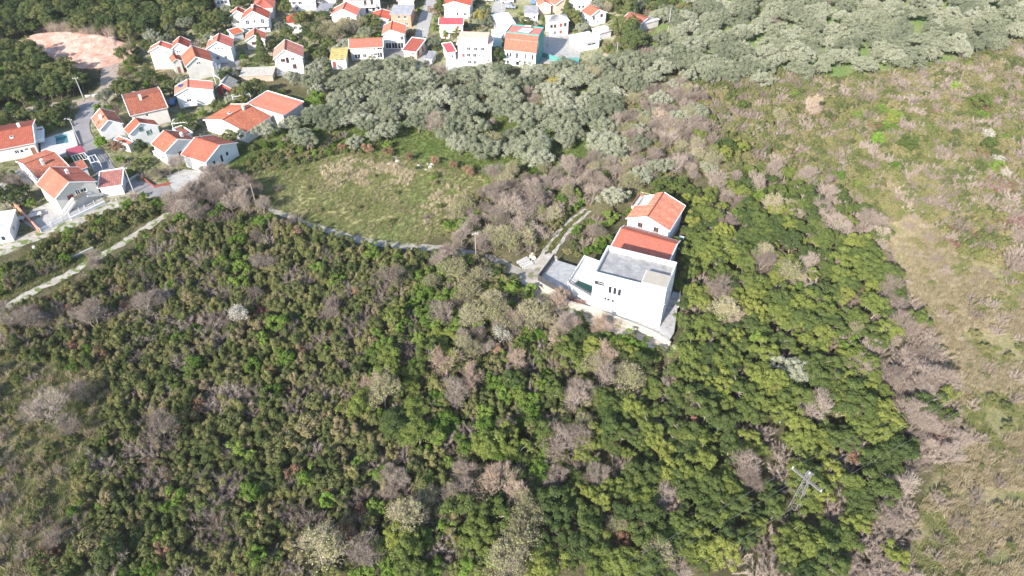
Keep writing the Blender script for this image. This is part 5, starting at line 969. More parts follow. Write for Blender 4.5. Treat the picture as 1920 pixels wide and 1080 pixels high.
# picket fence
def picket_fence(pxs, label):
    pts = [P(*p) for p in pxs]; o = pts[0]; r = empty('picket_fence', (o.x,o.y,0)); tag(r, label, 'fence'); pm = MB(); pm.box(-.03,-.02,.1,.03,.02,1.25); pk = pm.mesh('picket', M['trim']); qm = MB(); qm.box(-.07,-.07,-.2,.07,.07,1.4); ps = qm.mesh('post', M['trim'])
    for a, b in zip(pts[:-1], pts[1:]):
        L = (b-a).length; ang = math.atan2(b.y-a.y,b.x-a.x); n = int(L/.26)
        for i in range(n):
            p = a.lerp(b,(i+.5)/n)-o; link('post' if i % 9 == 0 else 'picket', ps if i % 9 == 0 else pk, r, (p.x,p.y,.0), (0,0,ang))
        for z in (.35,1.05): m = MB(); m.beam((a.x-o.x,a.y-o.y,z),(b.x-o.x,b.y-o.y,z),.035,.08); m.build('rail', M['trim'], r)
picket_fence([(77,437),(100,426),(129,410)], 'white picket fence along the yard beside the dirt track'); picket_fence([(131,408),(160,394),(196,378)], 'white railing on the wall below the outside stairs')
def lowwall(pxs, h, t, mat, label, name='garden_wall'):
    pts = [P(*p) for p in pxs]; o = pts[0]; r = empty(name, (o.x,o.y,0)); tag(r, label, 'wall')
    for a, b in zip(pts[:-1], pts[1:]): m = MB(); m.beam((a.x-o.x,a.y-o.y,h/2-.2),(b.x-o.x,b.y-o.y,h/2-.2),t,h+.4); m.build('wall_section', M[mat], r)
lowwall([(134,413),(198,382)], .8, .3, 'white', 'low white wall under the railing beside the dirt track'); lowwall([(160,182),(235,176),(300,168),(330,160)], .6, .25, 'concrete', 'low pale wall behind the broad tiled house'); lowwall([(235,345),(272,322)], .6, .5, 'deck', 'pale ramp wall beside the shaded lane'); lowwall([(100,505),(135,485),(175,466)], .5, .3, 'concrete', 'short concrete wall beside the stony footpath'); lowwall([(64,466),(84,487)], .8, .5, 'concrete', 'broken concrete slab lying beside the dirt track'); lowwall([(262,330),(290,352),(320,345)], .6, .12, 'redframe', 'red painted fence by the twin gabled houses'); lowwall([(1000,100),(1050,118),(1085,117)], 1.6, .25, 'teal', 'teal painted wall right of the netted house')
lowwall([(30,388),(58,418),(76,437)], 1.3, .35, 'brick', 'reddish block wall at the edge of the paved yard'); lowwall([(1075,60),(1100,48),(1130,40)], .9, .3, 'concrete', 'pale garden wall below the orange roofed house')
# woodpile shed roof, lumber stack, tank, tables
house('shed', 'low shed with pale rubble covered roof below the tall cluster', fr3((448,143),(512,140),(508,124),2.2), 2.2, roof='flat', slabmat='stone', parapet=0, wall='wood', cat='shed')
def lumber():
    x, y = local(985,494); r = empty('timber_stack', (x,y,.05), math.radians(35)); tag(r, 'stack of pale weathered boards lying beside the track junction', 'timber')
    for i in range(9): m = MB(); w = random.uniform(.2,.3); m.box(-1.4+random.uniform(-.3,.3),i*.34-1.5,0,1.4+random.uniform(-.3,.3),i*.34-1.5+w,.18+random.uniform(0,.2)); m.build('board', M['concrete'], r, None, (0,0,random.uniform(-.05,.05)))
    for k, (dx, dy) in enumerate(((1.3,2.2),(1.9,1.7),(1.6,2.9))):
        m = MB(); m.tube([(0,0,0),(0,0,.25),(0,0,.5)],[.5,.55,.3],8); b = m.build('bag', M['peach'], None, (x+dx,y+dy,.05), (random.uniform(-.3,.3),random.uniform(-.3,.3),0)); tag(b, ['orange bag slumped next to the timber stack','orange bag behind the timber stack','orange bag farthest from the timber stack'][k], 'bag')
lumber()
m = MB(); m.tube([(0,0,0),(0,0,1.6)],[1.2,1.2],14); m.tube([(0,0,1.6),(0,0,1.9)],[1.2,.3],14); tag(m.build('water_tank', M['teal'], None, (*local(423,42),0)), 'bright teal water tank beside the small red roofed house', 'tank')
def table(px, py, rz, label):
    x, y = local(px,py); r = empty('concrete_table', (x,y,.09), rz); tag(r, label, 'table'); m = MB(); m.box(-1.6,-.7,.7,1.6,.7,.8); m.build('top', M['concrete'], r)
    for a in (-1.2,1.2): m = MB(); m.box(a-.15,-.5,0,a+.15,.5,.7); m.build('leg', M['concrete'], r)
table(35,415,.3,'pale concrete table in the yard at the edge of the village'); table(30,382,.5,'long concrete bench table under the bare tree'); table(66,408,.6,'concrete table on the yard beside the front house')
def umbrella_rocks():
    k = 0
    for px, py, n, lab in ((720,632,9,'pale boulder in the scrub clearing'),(1272,655,8,'pale rubble block at the end of the villa path'),(925,512,8,'pale stone heap beside the gravel path'),(745,303,7,'terrace stone above the grass field'),(800,312,7,'terrace stone below the brown bushes')):
        for i in range(n):
            x, y = local(px+random.uniform(-16,16), py+random.uniform(-8,8)); s = random.uniform(.3,.8); bm = bmesh.new(); bmesh.ops.create_icosphere(bm, subdivisions=1, radius=s)
            for v in bm.verts: v.co *= random.uniform(.75,1.2); v.co.z *= .6
            me = bpy.data.meshes.new('boulder'); bm.to_mesh(me); bm.free(); me.materials.append(M['stone']); tag(link('boulder', me, None, (x,y,.08), (0,0,random.uniform(0,6))), lab, 'boulder', lab+'s')
umbrella_rocks()
# ------------------------------------------------------------------ planting
VEG = [ # polygon in the picture (ground level), spacing m, kinds with weights, size range
 ('strip', [(-10,505),(70,472),(205,398),(312,372),(300,396),(200,448),(80,520),(-10,570)], 2.3, {'heath_shrub':.5,'scrub_bush':.25,'leafy_bush':.2,'bare_bush':.05}, (.7,1.15)),
 ('heath', [(-10,615),(80,565),(165,516),(255,464),(325,415),(420,402),(510,412),(600,447),(690,466),(800,482),(770,560),(700,640),(680,760),(650,900),(620,1095),(-30,1095)], 2.05, {'bare_tree':.013,'bare_bush':.127,'red_bush':.008,'rust_bush':.014,'heath_shrub':.668,'scrub_bush':.12,'leafy_bush':.05}, (.65,1.5)),
 ('middle', [(800,482),(920,502),(1000,556),(1100,606),(1240,664),(1225,720),(1150,780),(1060,870),(1000,1000),(980,1095),(620,1095),(650,900),(680,760),(700,640),(770,560)], 2.15, {'bare_tree':.04,'tan_tree':.012,'budding_tree':.032,'bare_bush':.10,'rust_bush':.012,'heath_shrub':.32,'scrub_bush':.17,'leafy_bush':.25,'evergreen_tree':.073}, (.7,1.5)),
 ('evergreen', [(1292,480),(1300,410),(1330,350),(1440,332),(1560,345),(1610,440),(1670,560),(1690,640),(1650,720),(1715,800),(1700,900),(1640,980),(1560,1095),(980,1095),(1000,1000),(1060,870),(1150,780),(1225,720),(1262,690),(1262,640),(1274,600)], 3.0, {'evergreen_tree':.62,'bare_bush':.20,'bare_tree':.075,'leafy_bush':.07,'rust_bush':.01,'budding_tree':.025}, (.62,1.5)),
 ('thicket', [(1600,400),(1650,420),(1662,520),(1742,660),(1802,820),(1765,865),(1695,885),(1705,1095),(1560,1095),(1640,985),(1722,800),(1660,722),(1702,640)], 1.75, {'bare_bush':.84,'bare_tree':.1,'evergreen_tree':.05,'red_bush':.01}, (.75,1.3)),
 ('hill', ZONES['hill'], 1.7, {'bare_bush':.28,'red_bush':.03,'scrub_bush':.44,'heath_shrub':.235,'leafy_bush':.01,'evergreen_tree':.005}, (.65,1.45)),
 ('hilledge', [(1150,205),(1300,165),(1345,330),(1300,350),(1190,345),(1140,300)], 2.7, {'bare_tree':.36,'scrub_bush':.28,'leafy_bush':.14,'budding_tree':.1,'olive_tree':.06,'red_bush':.06}, (.75,1.2)),
 ('grove2', ZONES['grove2'], 7.1, {'olive_tree':.985,'bare_tree':.015}, (.85,1.5)),
 ('grove', [(440,150),(560,136),(640,140),(820,136),(960,134),(1240,116),(1390,152),(1300,176),(1180,205),(1160,240),(1150,300),(1060,312),(960,328),(870,302),(800,290),(800,255),(760,240),(700,262),(640,240),(600,240),(520,262),(485,262),(505,240),(580,225),(592,195),(575,178),(470,165)], 6.7, {'olive_tree':.93,'bare_tree':.045,'budding_tree':.025}, (.8,1.5)),
 ('thicket2', [(845,400),(930,340),(1050,312),(1150,312),(1172,340),(1110,386),(1062,425),(1012,478),(935,482),(865,462),(835,440)], 2.2, {'bare_tree':.22,'leafy_bush':.30,'bare_bush':.16,'scrub_bush':.22,'budding_tree':.10}, (.75,1.2)),
 ('thicket3', [(300,402),(322,356),(400,336),(440,332),(500,378),(510,402),(420,402),(380,420)], 2.3, {'bare_tree':.6,'bare_bush':.2,'scrub_bush':.12,'leafy_bush':.08}, (.8,1.2)),
 ('villaside', [(1035,488),(1060,455),(1100,400),(1150,395),(1165,420),(1150,450),(1120,482),(1095,480),(1045,485)], 2.2, {'leafy_bush':.5,'scrub_bush':.3,'bare_bush':.2}, (.6,1.0)),
 ('villaback', [(1168,410),(1230,350),(1300,350),(1310,400),(1275,460),(1275,560),(1255,560)], 2.4, {'evergreen_tree':.6,'leafy_bush':.25,'scrub_bush':.15}, (.7,1.0)),
 ('wood', [(-40,-60),(420,-60),(430,30),(330,58),(262,84),(130,60),(40,72),(-40,88)], 3.6, {'dark_tree':.58,'leafy_bush':.14,'bare_bush':.08,'evergreen_tree':.1,'scrub_bush':.1}, (.7,1.25)),
 ('wood2', [(-40,104),(50,102),(112,130),(162,152),(165,178),(60,205),(-40,226)], 3.1, {'dark_tree':.8,'leafy_bush':.12,'bare_bush':.08}, (.7,1.15)),
 ('hedge', [(-30,240),(60,218),(140,205),(160,205),(140,235),(80,242),(50,232),(-30,248)], 2.6, {'dark_tree':.6,'leafy_bush':.4}, (.6,.9)),
 ('scrub', [(1090,98),(1110,80),(1150,62),(1250,62),(1246,106),(1140,106),(1100,116)], 2.5, {'scrub_bush':.4,'bare_bush':.28,'leafy_bush':.22,'dark_tree':.1}, (.8,1.3)),
 ('scrub2', [(1150,0),(1240,-40),(1300,-40),(1240,25),(1230,30),(1180,20)], 3.0, {'dark_tree':.4,'scrub_bush':.35,'leafy_bush':.25}, (.8,1.2)),
 ('top', [(1250,-50),(1960,-50),(1960,30),(1900,2),(1560,-8),(1250,22)], 3.0, {'scrub_bush':.55,'bare_bush':.2,'leafy_bush':.15,'dark_tree':.1}, (.8,1.3)),
 ('topright', [(1880,5),(1960,10),(1960,92),(1870,108),(1925,72)], 2.6, {'scrub_bush':.5,'bare_bush':.3,'leafy_bush':.2}, (.8,1.2)),
 ('slope', ZONES['slope'], 4.4, {'bare_bush':.5,'scrub_bush':.42,'heath_shrub':.08}, (.4,.9)),
 ('clearing', ZONES['clearing'], 3.6, {'scrub_bush':.35,'heath_shrub':.35,'bare_bush':.3}, (.5,.9)),
 ('fieldedge', [(440,312),(520,282),(645,272),(668,288),(560,312),(472,338)], 2.5, {'scrub_bush':.6,'heath_shrub':.2,'leafy_bush':.2}, (.5,.9)),
 ('meadowscrub', [(442,302),(470,264),(560,250),(690,262),(760,282),(690,280),(560,286)], 3.3, {'scrub_bush':.38,'leafy_bush':.28,'bare_bush':.18,'olive_tree':.16}, (.6,1.0)),
 ('fieldspots', ZONES['field'], 9.0, {'scrub_bush':.5,'heath_shrub':.4,'bare_bush':.1}, (.35,.7)),
 ('budclump', [(565,58),(640,48),(690,55),(655,74),(612,86),(575,84)], 3.6, {'budding_tree':.65,'dark_tree':.2,'bare_tree':.15}, (.9,1.3)),
 ('garden', [(580,62),(690,48),(712,56),(712,62),(660,66),(640,72)], 3.4, {'dark_tree':.5,'leafy_bush':.3,'olive_tree':.2}, (.6,.9)),
 ('gardens', ZONES['village'], 3.5, {'leafy_bush':.34,'scrub_bush':.22,'dark_tree':.16,'bare_bush':.16,'olive_tree':.07,'budding_tree':.05}, (.55,1.0)),
]
PHRASE = {'olive_tree':'silvery olive tree','evergreen_tree':'clumpy evergreen tree','dark_tree':'dark green tree','leafy_bush':'fresh green bush','scrub_bush':'yellow-green scrub bush','lime_bush':'lime bush','heath_shrub':'olive-green heath shrub','bare_bush':'leafless grey bush','red_bush':'dark red bush','rust_bush':'rust brown bush','bare_tree':'leafless grey tree','tan_tree':'leafless tan tree','budding_tree':'pale budding tree'}
PLACE = [(60,560,'beside the stony footpath'),(250,560,'on the upper heath slope'),(560,560,'on the heath below the gravel path'),(150,1000,'at the lower left corner'),(80,780,'beside the left clearing'),(380,900,'on the lower heath slope'),(380,720,'in the middle of the heath slope'),(620,760,'where heath meets the mixed scrub'),(560,1010,'at the bottom edge of the heath'),(740,620,'around the scrub boulders'),(880,560,'below the gravel path bend'),(1060,650,'below the villa path'),(860,760,'in the mixed scrub below the path'),(830,980,'at the bottom of the mixed scrub'),(1020,820,'in the scrub below the villa'),(1060,1010,'at the bottom centre'),(1240,760,'on the slope under the villa'),(1280,960,'at the bottom of the evergreen slope'),(1480,900,'around the lattice pylon'),(1420,730,'above the lattice pylon'),(1560,640,'between villa and dry slope'),(1380,540,'right of the villa'),(1480,430,'upslope of the villa'),(1340,380,'beside the tiled house'),(1650,560,'along the dry slope edge'),(1720,760,'beside the dry grass slope'),(1620,1020,'at the foot of the dry slope'),(1840,620,'high on the dry slope'),(1840,900,'low on the dry slope'),(1830,400,'on the right hillside'),(1650,300,'in the middle of the right hillside'),(1440,260,'on the hillside above the villa'),(1850,170,'at the upper right edge'),(1600,190,'just below the upper olive grove'),(1240,260,'between olive grove and hillside'),(1300,70,'at the left of the upper olive grove'),(1480,70,'in the upper olive grove'),(1700,60,'at the right of the upper olive grove'),(1500,-10,'beyond the upper olive grove'),(540,160,'beside the salmon roofed house'),(540,250,'at the meadow edge of the grove'),(700,170,'at the village side of the grove'),(720,235,'around the green meadow'),(880,180,'in the middle of the olive grove'),(880,270,'beside the green meadow'),(1050,150,'at the upper edge of the olive grove'),(1040,240,'in the lower olive grove'),(1220,150,'at the right end of the grove'),(950,420,'between the grass field and the villa track'),(1080,345,'above the villa track'),(400,370,'left of the grass field'),(560,300,'along the grass field edge'),(680,380,'on the grass field'),(140,430,'between the two pale tracks'),(90,40,'in the upper left wood'),(280,40,'in the wood above the red earth'),(80,160,'in the wood beside the dirt lane'),(100,220,'along the dirt lane'),(1170,85,'in the thicket below the village edge'),(1200,5,'at the top edge of the village'),(640,65,'in the village garden thicket'),(300,300,'in the lower village gardens'),(360,130,'around the left village houses'),(500,90,'in the upper village gardens'),(850,60,'between the village houses'),(1050,60,'at the right end of the village'),(700,5,'at the top of the village'),(40,380,'in the yard at the left edge')]
PA = np.array([(a,b) for a,b,_ in PLACE], float)
_size = lambda s: 'small ' if s < .85 else ('large ' if s > 1.1 else '')
occupied = []   # specials (x, y, r)
# named single plants: crown centre in the picture, height of that centre, kind, scale, label
SPECIAL = [
 (449,588,2.8,'blossom_tree',1.12,'round white blossoming tree alone on the heath'),(944,630,2.2,'blossom_tree',.95,'small pale blossoming tree below the villa path'),(1852,258,1.6,'blossom_tree',1.0,'white blossoming tree, highest of three on the right hillside'),(1868,303,1.4,'blossom_tree',.8,'white blossoming tree, middle of three on the right hillside'),(1882,330,1.4,'blossom_tree',.85,'white blossoming tree, lowest of three on the right hillside'),
 (902,36,3.4,'yellow_tree',1.15,'big round olive-yellow tree among the village houses'),(1041,160,3.2,'yellow_tree',1.0,'yellow leafed tree standing in the olive grove'),(1170,790,2.6,'yellow_tree',.55,'small golden yellow tree in the evergreen slope'),
 (380,958,1.2,'lime_bush',.85,'bright lime bush glowing in the lower heath'),(613,942,1.3,'lime_bush',.95,'bright lime bush near the bottom centre heath'),(484,1046,1.3,'lime_bush',1.25,'largest bright lime bush at the bottom edge'),(522,1046,1.3,'lime_bush',.8,'pale lime bush beside the largest lime bush'),(718,1016,1.2,'lime_bush',.8,'lime bush near the bottom below the bare trees'),(168,490,1.4,'lime_bush',.95,'lime bush on the stony footpath'),(1645,266,1.3,'lime_bush',1.3,'lime bush on the right hillside'),(1790,165,1.3,'lime_bush',1.3,'pale lime bush high on the right hillside'),(190,268,1.8,'lime_bush',1.5,'bright yellow-green garden shrub beside the lane'),(592,182,3.0,'leafy_bush',2.1,'bright green garden tree beside the salmon roofed house'),(615,655,1.3,'lime_bush',.7,'lime bush beside the scrub boulders'),(750,620,1.2,'lime_bush',.95,'lime bush among the boulders in the scrub'),(810,330,1.0,'lime_bush',.5,'tiny lime bush on the grass field'),(8,145,2.5,'lime_bush',2.0,'yellow-green tree in the wood by the dirt lane'),
 (830,588,3.0,'bare_tree',.95,'leafless pinkish tree below the gravel path bend'),(738,520,3.0,'bare_tree',1.05,'leafless grey tree with ivy stem below the gravel path'),(860,515,3.0,'budding_tree',1.15,'broad budding tree just below the gravel path'),(880,592,3.0,'budding_tree',1.0,'budding tree beside the leafless pinkish tree'),(1230,222,3.0,'tan_tree',1.1,'leafless fan shaped tree above the tiled house'),(1525,205,3.2,'tan_tree',1.45,'large pale leafless tree high on the right hillside'),(1460,222,2.6,'budding_tree',1.0,'budding tree beside the large pale leafless tree'),
 (95,775,2.6,'bare_tree',1.15,'big leafless pinkish tree at the left clearing'),(150,735,2.4,'bare_tree',.95,'leafless tree upslope of the left clearing'),(130,800,2.2,'bare_tree',.85,'leafless tree below the big one at the left clearing'),(838,685,3.0,'tan_tree',1.05,'tan leafless tree in the mixed scrub'),(885,705,2.6,'tan_tree',.8,'smaller tan leafless tree in the mixed scrub'),(935,915,3.0,'tan_tree',1.15,'tall tan leafless tree near the bottom centre'),(975,925,3.0,'tan_tree',.95,'second tan leafless tree near the bottom centre'),(720,745,3.0,'budding_tree',1.25,'spreading pale budding tree in the mixed scrub'),(860,930,2.8,'bare_tree',1.05,'grey leafless tree left of the tall tan tree'),(700,720,2.6,'tan_tree',.9,'pale leafless tree left of the mixed scrub'),
 (1120,682,2.8,'budding_tree',1.05,'creamy budding tree below the villa'),(1195,688,2.4,'dark_tree',.75,'round dark green tree under the villa wall'),(1480,690,2.6,'olive_tree',1.0,'wide silvery tree in the evergreen slope'),(1395,650,2.6,'evergreen_tree',1.15,'yellowish evergreen tree right of the villa apron'),(992,545,2.0,'leafy_bush',1.3,'round green tree at the corner of the parking terrace'),(1115,437,2.4,'bare_tree',.9,'leafless tree between the track and the orange roofed house'),(1148,372,3.0,'olive_tree',1.05,'big grey-green tree left of the tiled house'),(1200,330,3.0,'olive_tree',.95,'grey-green tree behind the tiled house'),(1180,345,2.6,'budding_tree',.9,'pale tree behind the tiled house'),(1050,640,2.2,'tan_tree',.75,'tan leafless tree below the stony path'),(908,460,2.6,'bare_tree',.75,'leafless roadside tree at the path bend'),
 (490,95,4.2,'conifer',1.0,'dark spruce beside the brown roofed house'),(1062,24,3.8,'conifer',.95,'tall cypress like conifer between the village houses'),(1176,18,3.6,'conifer',1.05,'dark conifer at the village edge'),(1190,16,3.6,'conifer',.9,'second dark conifer at the village edge'),(425,207,3.2,'palm',.9,'palm standing against the tiled house'),(453,103,3.0,'palm',.75,'thin palm in the shaded yard'),(835,60,3.0,'palm',.8,'palm in front of the crimson roofed house'),(270,232,3.0,'palm',.6,'small palm behind the shuttered house'),
 (690,279,1.0,'rust_bush',1.3,'brown bush on the terrace edge, leftmost of the row'),(727,286,1.0,'rust_bush',1.3,'brown bush on the terrace edge, second of the row'),(768,296,1.0,'rust_bush',1.2,'brown bush on the terrace edge, third of the row'),(815,302,1.0,'rust_bush',1.2,'brown bush on the terrace edge, fourth of the row'),(850,310,1.0,'rust_bush',1.1,'brown bush on the terrace edge, fifth of the row'),(880,322,1.0,'rust_bush',1.4,'brown bush on the terrace edge, rightmost of the row'),(640,275,1.0,'rust_bush',1.0,'brown bush where the meadow meets the field'),
 (458,800,1.0,'rust_bush',.75,'orange-tan dying bush on the heath'),(1600,855,1.8,'rust_bush',1.2,'rust coloured bush beside the pylon wires'),(550,885,1.0,'rust_bush',1.2,'dark rust bush on the lower heath'),(220,275,1.6,'rust_bush',1.6,'rusty pink garden tree beside the lane'),
 (45,350,2.6,'bare_tree',1.25,'bare yard tree at the left edge'),(330,310,2.6,'bare_tree',.9,'bare cypress shaped tree between the twin gables'),(865,440,2.8,'bare_tree',1.0,'leafless tree at the lower right of the field'),(960,390,3.2,'bare_tree',1.35,'large leafless tree right of the field'),(995,380,3.2,'bare_tree',1.25,'large leafless tree nearest the villa track'),(930,375,3.0,'bare_tree',1.2,'large leafless tree at the corner of the field'),
 (815,18,2.5,'rust_bush',2.0,'brownish autumn tree beside the village street'),(770,60,2.0,'rust_bush',1.5,'dark brown tree right of the garage house'),(205,1045,1.8,'dark_tree',.85,'dark green round shrub at the bottom left'),(600,1040,2.4,'budding_tree',1.3,'big pale budding bush at the bottom'),(690,1045,2.4,'bare_tree',1.2,'grey leafless tree at the bottom below the lime bush'),
 (1281,575,2.0,'evergreen_tree',.85,'evergreen tree pressed against the villa side wall'),(1284,612,2.0,'evergreen_tree',.95,'evergreen tree beside the villa patio corner'),(1290,640,2.2,'evergreen_tree',1.1,'large evergreen tree shading the villa patio corner'),(1283,545,2.0,'evergreen_tree',.8,'evergreen tree behind the short white garden wall'),(1292,520,2.0,'evergreen_tree',1.0,'evergreen tree right of the villa roof terrace'),(1288,480,2.0,'evergreen_tree',.9,'evergreen tree right of the orange roof'),(1298,450,2.0,'evergreen_tree',1.0,'evergreen tree beside the pale square tank'),(1474,978,.5,'bare_bush',.5,'low leafless bush at the foot of the pylon'),(1490,972,.5,'leafy_bush',.55,'low green bush at the foot of the pylon'),(1482,992,.5,'scrub_bush',.6,'low scrub bush just below the pylon'),(1500,962,.5,'bare_bush',.5,'low twiggy bush right of the pylon foot'),
 (548,232,2.6,'olive_tree',.9,'olive tree behind the leftmost meadow olive'),(585,212,2.6,'olive_tree',.95,'olive tree beside the bright green garden tree'),(660,218,2.6,'olive_tree',1.0,'olive tree on the upper meadow edge'),(690,236,2.6,'olive_tree',.95,'olive tree between two meadow gaps'),
 (497,245,2.6,'olive_tree',1.0,'olive tree standing alone on the meadow, leftmost'),(615,232,2.8,'olive_tree',.85,'second single olive tree on the meadow edge'),(725,248,2.6,'olive_tree',1.1,'olive tree standing free in the green meadow'),
]
for x_, y_, zc, kd, s, lab in SPECIAL:
    p = P(x_, y_, zc); plant(kd, p.x, p.y, s*(1.22 if kd in ('bare_tree','tan_tree','budding_tree','blossom_tree') else 1), lab, None); occupied.append((p.x, p.y, 1.1*s if 'bush' in kd else 1.7*s))
for a_, b_, r_ in ((1488,953,1.8),(1484,966,2.4),(1479,985,2.2)): w_ = P(a_,b_); occupied.append((w_.x,w_.y,r_))
OC = np.array(occupied)
def free(x, y, road_pad=.8, foot_pad=.9):
    ok = np.ones(len(x), bool)
    for pts, hw in ROADS:
        for i in range(0, len(pts), 2): ok &= (x-pts[i,0])**2+(y-pts[i,1])**2 > (hw+road_pad)**2
    for o, a, W, D in FOOT:
        dx, dy = x-o.x, y-o.y; u = dx*math.cos(a)+dy*math.sin(a); v = -dx*math.sin(a)+dy*math.cos(a); ok &= ~((u > -foot_pad) & (u < W+foot_pad) & (v > -foot_pad) & (v < D+foot_pad))
    dx, dy = x-VO.x, y-VO.y; u = dx*math.cos(VA)+dy*math.sin(VA); v = -dx*math.sin(VA)+dy*math.cos(VA); ok &= ~((u > -13.8) & (u < 17.4) & (v > np.where(u < -4, 1.5-.36*(u+4), -2.6-.1*u)) & (v < 12.4))
    for q in YARDS: ok &= ~inpoly(*PXY(x,y), q)
    return ok
ROADS.append((np.array([[w_.x,w_.y] for w_ in smoothline([P(*c_) for c_ in [(1004,509),(1025,480),(1053,439),(1080,412),(1103,394)]])]), 1.6))   # keep bushes off the whole track
YARDS = [[(945,505),(985,498),(1005,478),(1050,470),(1040,500),(1012,540),(1004,552),(988,545),(950,522)],[(70,258),(140,240),(150,275),(120,300),(75,305)],[(120,285),(170,272),(200,310),(140,325)],[(58,395),(105,375),(200,375),(130,415),(78,440),(40,420)],[(312,330),(345,318),(390,322),(380,340),(345,372),(322,352)],[(395,112),(440,100),(455,125),(430,148),(405,142)],[(836,95),(925,118),(932,132),(832,132)],[(920,-10),(985,-10),(1010,12),(975,24),(945,40),(920,20)],[(1010,70),(1065,62),(1090,92),(1085,118),(1012,118)],[(715,88),(760,90),(768,110),(722,113)],[(965,480),(1010,478),(1000,505),(970,505)]]
def jitter_points(poly, sp, seed):
    q = [P(*p) for p in poly]; x0 = min(p.x for p in q); x1 = max(p.x for p in q); y0 = min(p.y for p in q); y1 = max(p.y for p in q); r = np.random.default_rng(seed)
    nx = int((x1-x0)/sp)+2; ny = int((y1-y0)/(sp*.866))+2; X, Y = np.meshgrid(np.arange(nx), np.arange(ny)); x = x0+(X+.5*(Y % 2)+r.uniform(-.36,.36,X.shape))*sp; y = y0+(Y*.866+r.uniform(-.36,.36,X.shape))*sp; x = x.ravel(); y = y.ravel()
    a, b = PXY(x, y); k = inpoly(a+(vnoise(x,y,5,2)-.5)*20, b+(vnoise(x,y,5,7)-.5)*12, poly) & (a > -60) & (a < 1980) & (b > -45) & (b < 1150)
    return x[k], y[k]
todo = {}
taken = None
for zi, (zn, poly, sp, kinds, (s0, s1)) in enumerate(VEG):
    x, y = jitter_points(poly, sp, 50+zi); k = free(x, y, .25 if zn in ('heath','middle','strip') else .8)
    if len(OC): 
        d2 = (x[:,None]-OC[None,:,0])**2+(y[:,None]-OC[None,:,1])**2; k &= (d2 > (OC[None,:,2]*.8)**2).all(1)
    hgt = {'grove':5.5,'grove2':5.5,'wood':5,'gardens':3.5,'budclump':4.5,'evergreen':4,'middle':3.6,'hilledge':4.5,'scrub':2.6}.get(zn, 2.5)
    cx_, cy_ = PXY(x, y, hgt*.6); gx_, gy_ = PXY(x, y, hgt)
    for o_, an_, W_, D_, H_ in ([] if zn in ('budclump','garden') else TALL):
        c_, s_ = math.cos(an_), math.sin(an_); cor = [(o_.x+c_*u-s_*v_, o_.y+s_*u+c_*v_) for u, v_ in ((0,0),(W_,0),(W_,D_),(0,D_))]; ctr = sum(q[1] for q in cor)/4
        bx = [PXY(q[0], q[1], zz) for q in cor for zz in (0,H_)]; x0_ = min(q[0] for q in bx); x1_ = max(q[0] for q in bx); y0_ = min(q[1] for q in bx); y1_ = max(q[1] for q in bx); y1_ -= (y1_-y0_)*.16
        pad = 9 if zn in ('grove','grove2','wood','budclump','hilledge') else 3
        k &= ~((y < ctr) & (cx_ > x0_-pad) & (cx_ < x1_+pad) & (gy_ < y1_) & (cy_ > y0_-4))
    if zn == 'heath': a_, b_ = PXY(x,y); k &= ~inpoly(a_, b_, ZONES['clearing'])
    if zn == 'gardens':
        a_, b_ = PXY(x,y)
        for q in [v[1] for v in VEG if v[0] in ('grove','wood2','hedge','scrub','budclump','garden','strip')]: k &= ~inpoly(a_, b_, q)
    x = x[k]; y = y[k]; names = list(kinds); w = np.cumsum([kinds[n] for n in names]); w = w/w[-1]
    # clustered choice: smooth noise mixed with chance so that kinds come in drifts
    t = .58*rng.random(len(x)) + .27*vnoise(x,y,4.5,20+zi) + .15*vnoise(x,y,14,60+zi); t = np.argsort(np.argsort(t))/max(1,len(t))
    ki = np.searchsorted(w, t, side='right').clip(0, len(names)-1); sc = rng.uniform(s0, s1, len(x))
    for i in range(len(x)): todo.setdefault(names[ki[i]], []).append((x[i], y[i], sc[i], zn))
CAP = 290
SPX = np.array([(a,b+6) for a,b,*_ in SPECIAL], float); SPI = list(range(len(SPECIAL)))
def WAY(dx, dy, d): return ('just ' if d < 42 else '')+(('left of' if dx > 0 else 'right of') if abs(dx) > abs(dy)*1.2 else ('above' if dy > 0 else 'below'))
stuff = {}
tot = {}
for kd, L in todo.items():
    A = np.array([(a,b,c) for a,b,c,_ in L]); d = np.hypot(np.hypot(A[:,0],A[:,1]),CAM_H); a_, b_ = PXY(A[:,0],A[:,1],1.0); vis = (a_ > -15) & (a_ < 1935) & (b_ > -12) & (b_ < 1095)
    order = np.argsort(-(A[:,2]/d) + np.where(vis,0,1e3)); n = min(int(vis.sum()), CAP); tot[kd] = (len(L), n)
    for j in order[:n]:
        x, y, s, zn = L[j]; ppx, ppy = a_[j], b_[j]; ph = PLACE[int(np.argmin(((PA-[ppx,ppy])**2*[1,2.2]).sum(1)))][2]; nm = PHRASE[kd]
        a0_, b0_, _ = PLACE[int(np.argmin(((PA-[ppx,ppy])**2*[1,2.2]).sum(1)))]; dx_, dy_ = ppx-a0_, ppy-b0_; pt_ = ('' if abs(dy_) < 14 else ('upper ' if dy_ < 0 else 'lower ')) + ('' if abs(dx_) < 26 else ('left ' if dx_ < 0 else 'right ')); ph += ', '+(pt_ or 'middle ')+'part'
        dm = np.hypot(SPX[:,0]-ppx, (SPX[:,1]-ppy)*1.3); q_ = int(np.argmin(dm))
        if dm[q_] < 95 and len(SPECIAL[SPI[q_]][5].split()) <= 8: ph = WAY(SPX[q_,0]-ppx, SPX[q_,1]-ppy, dm[q_])+' the '+SPECIAL[SPI[q_]][5]
        plant(kd, x, y, s, _size(s)+nm+' '+ph, nm+'s '+ph)
    for j in order[n:]: stuff.setdefault(kd, []).append(L[j][:3])
print('PLANTS', tot)
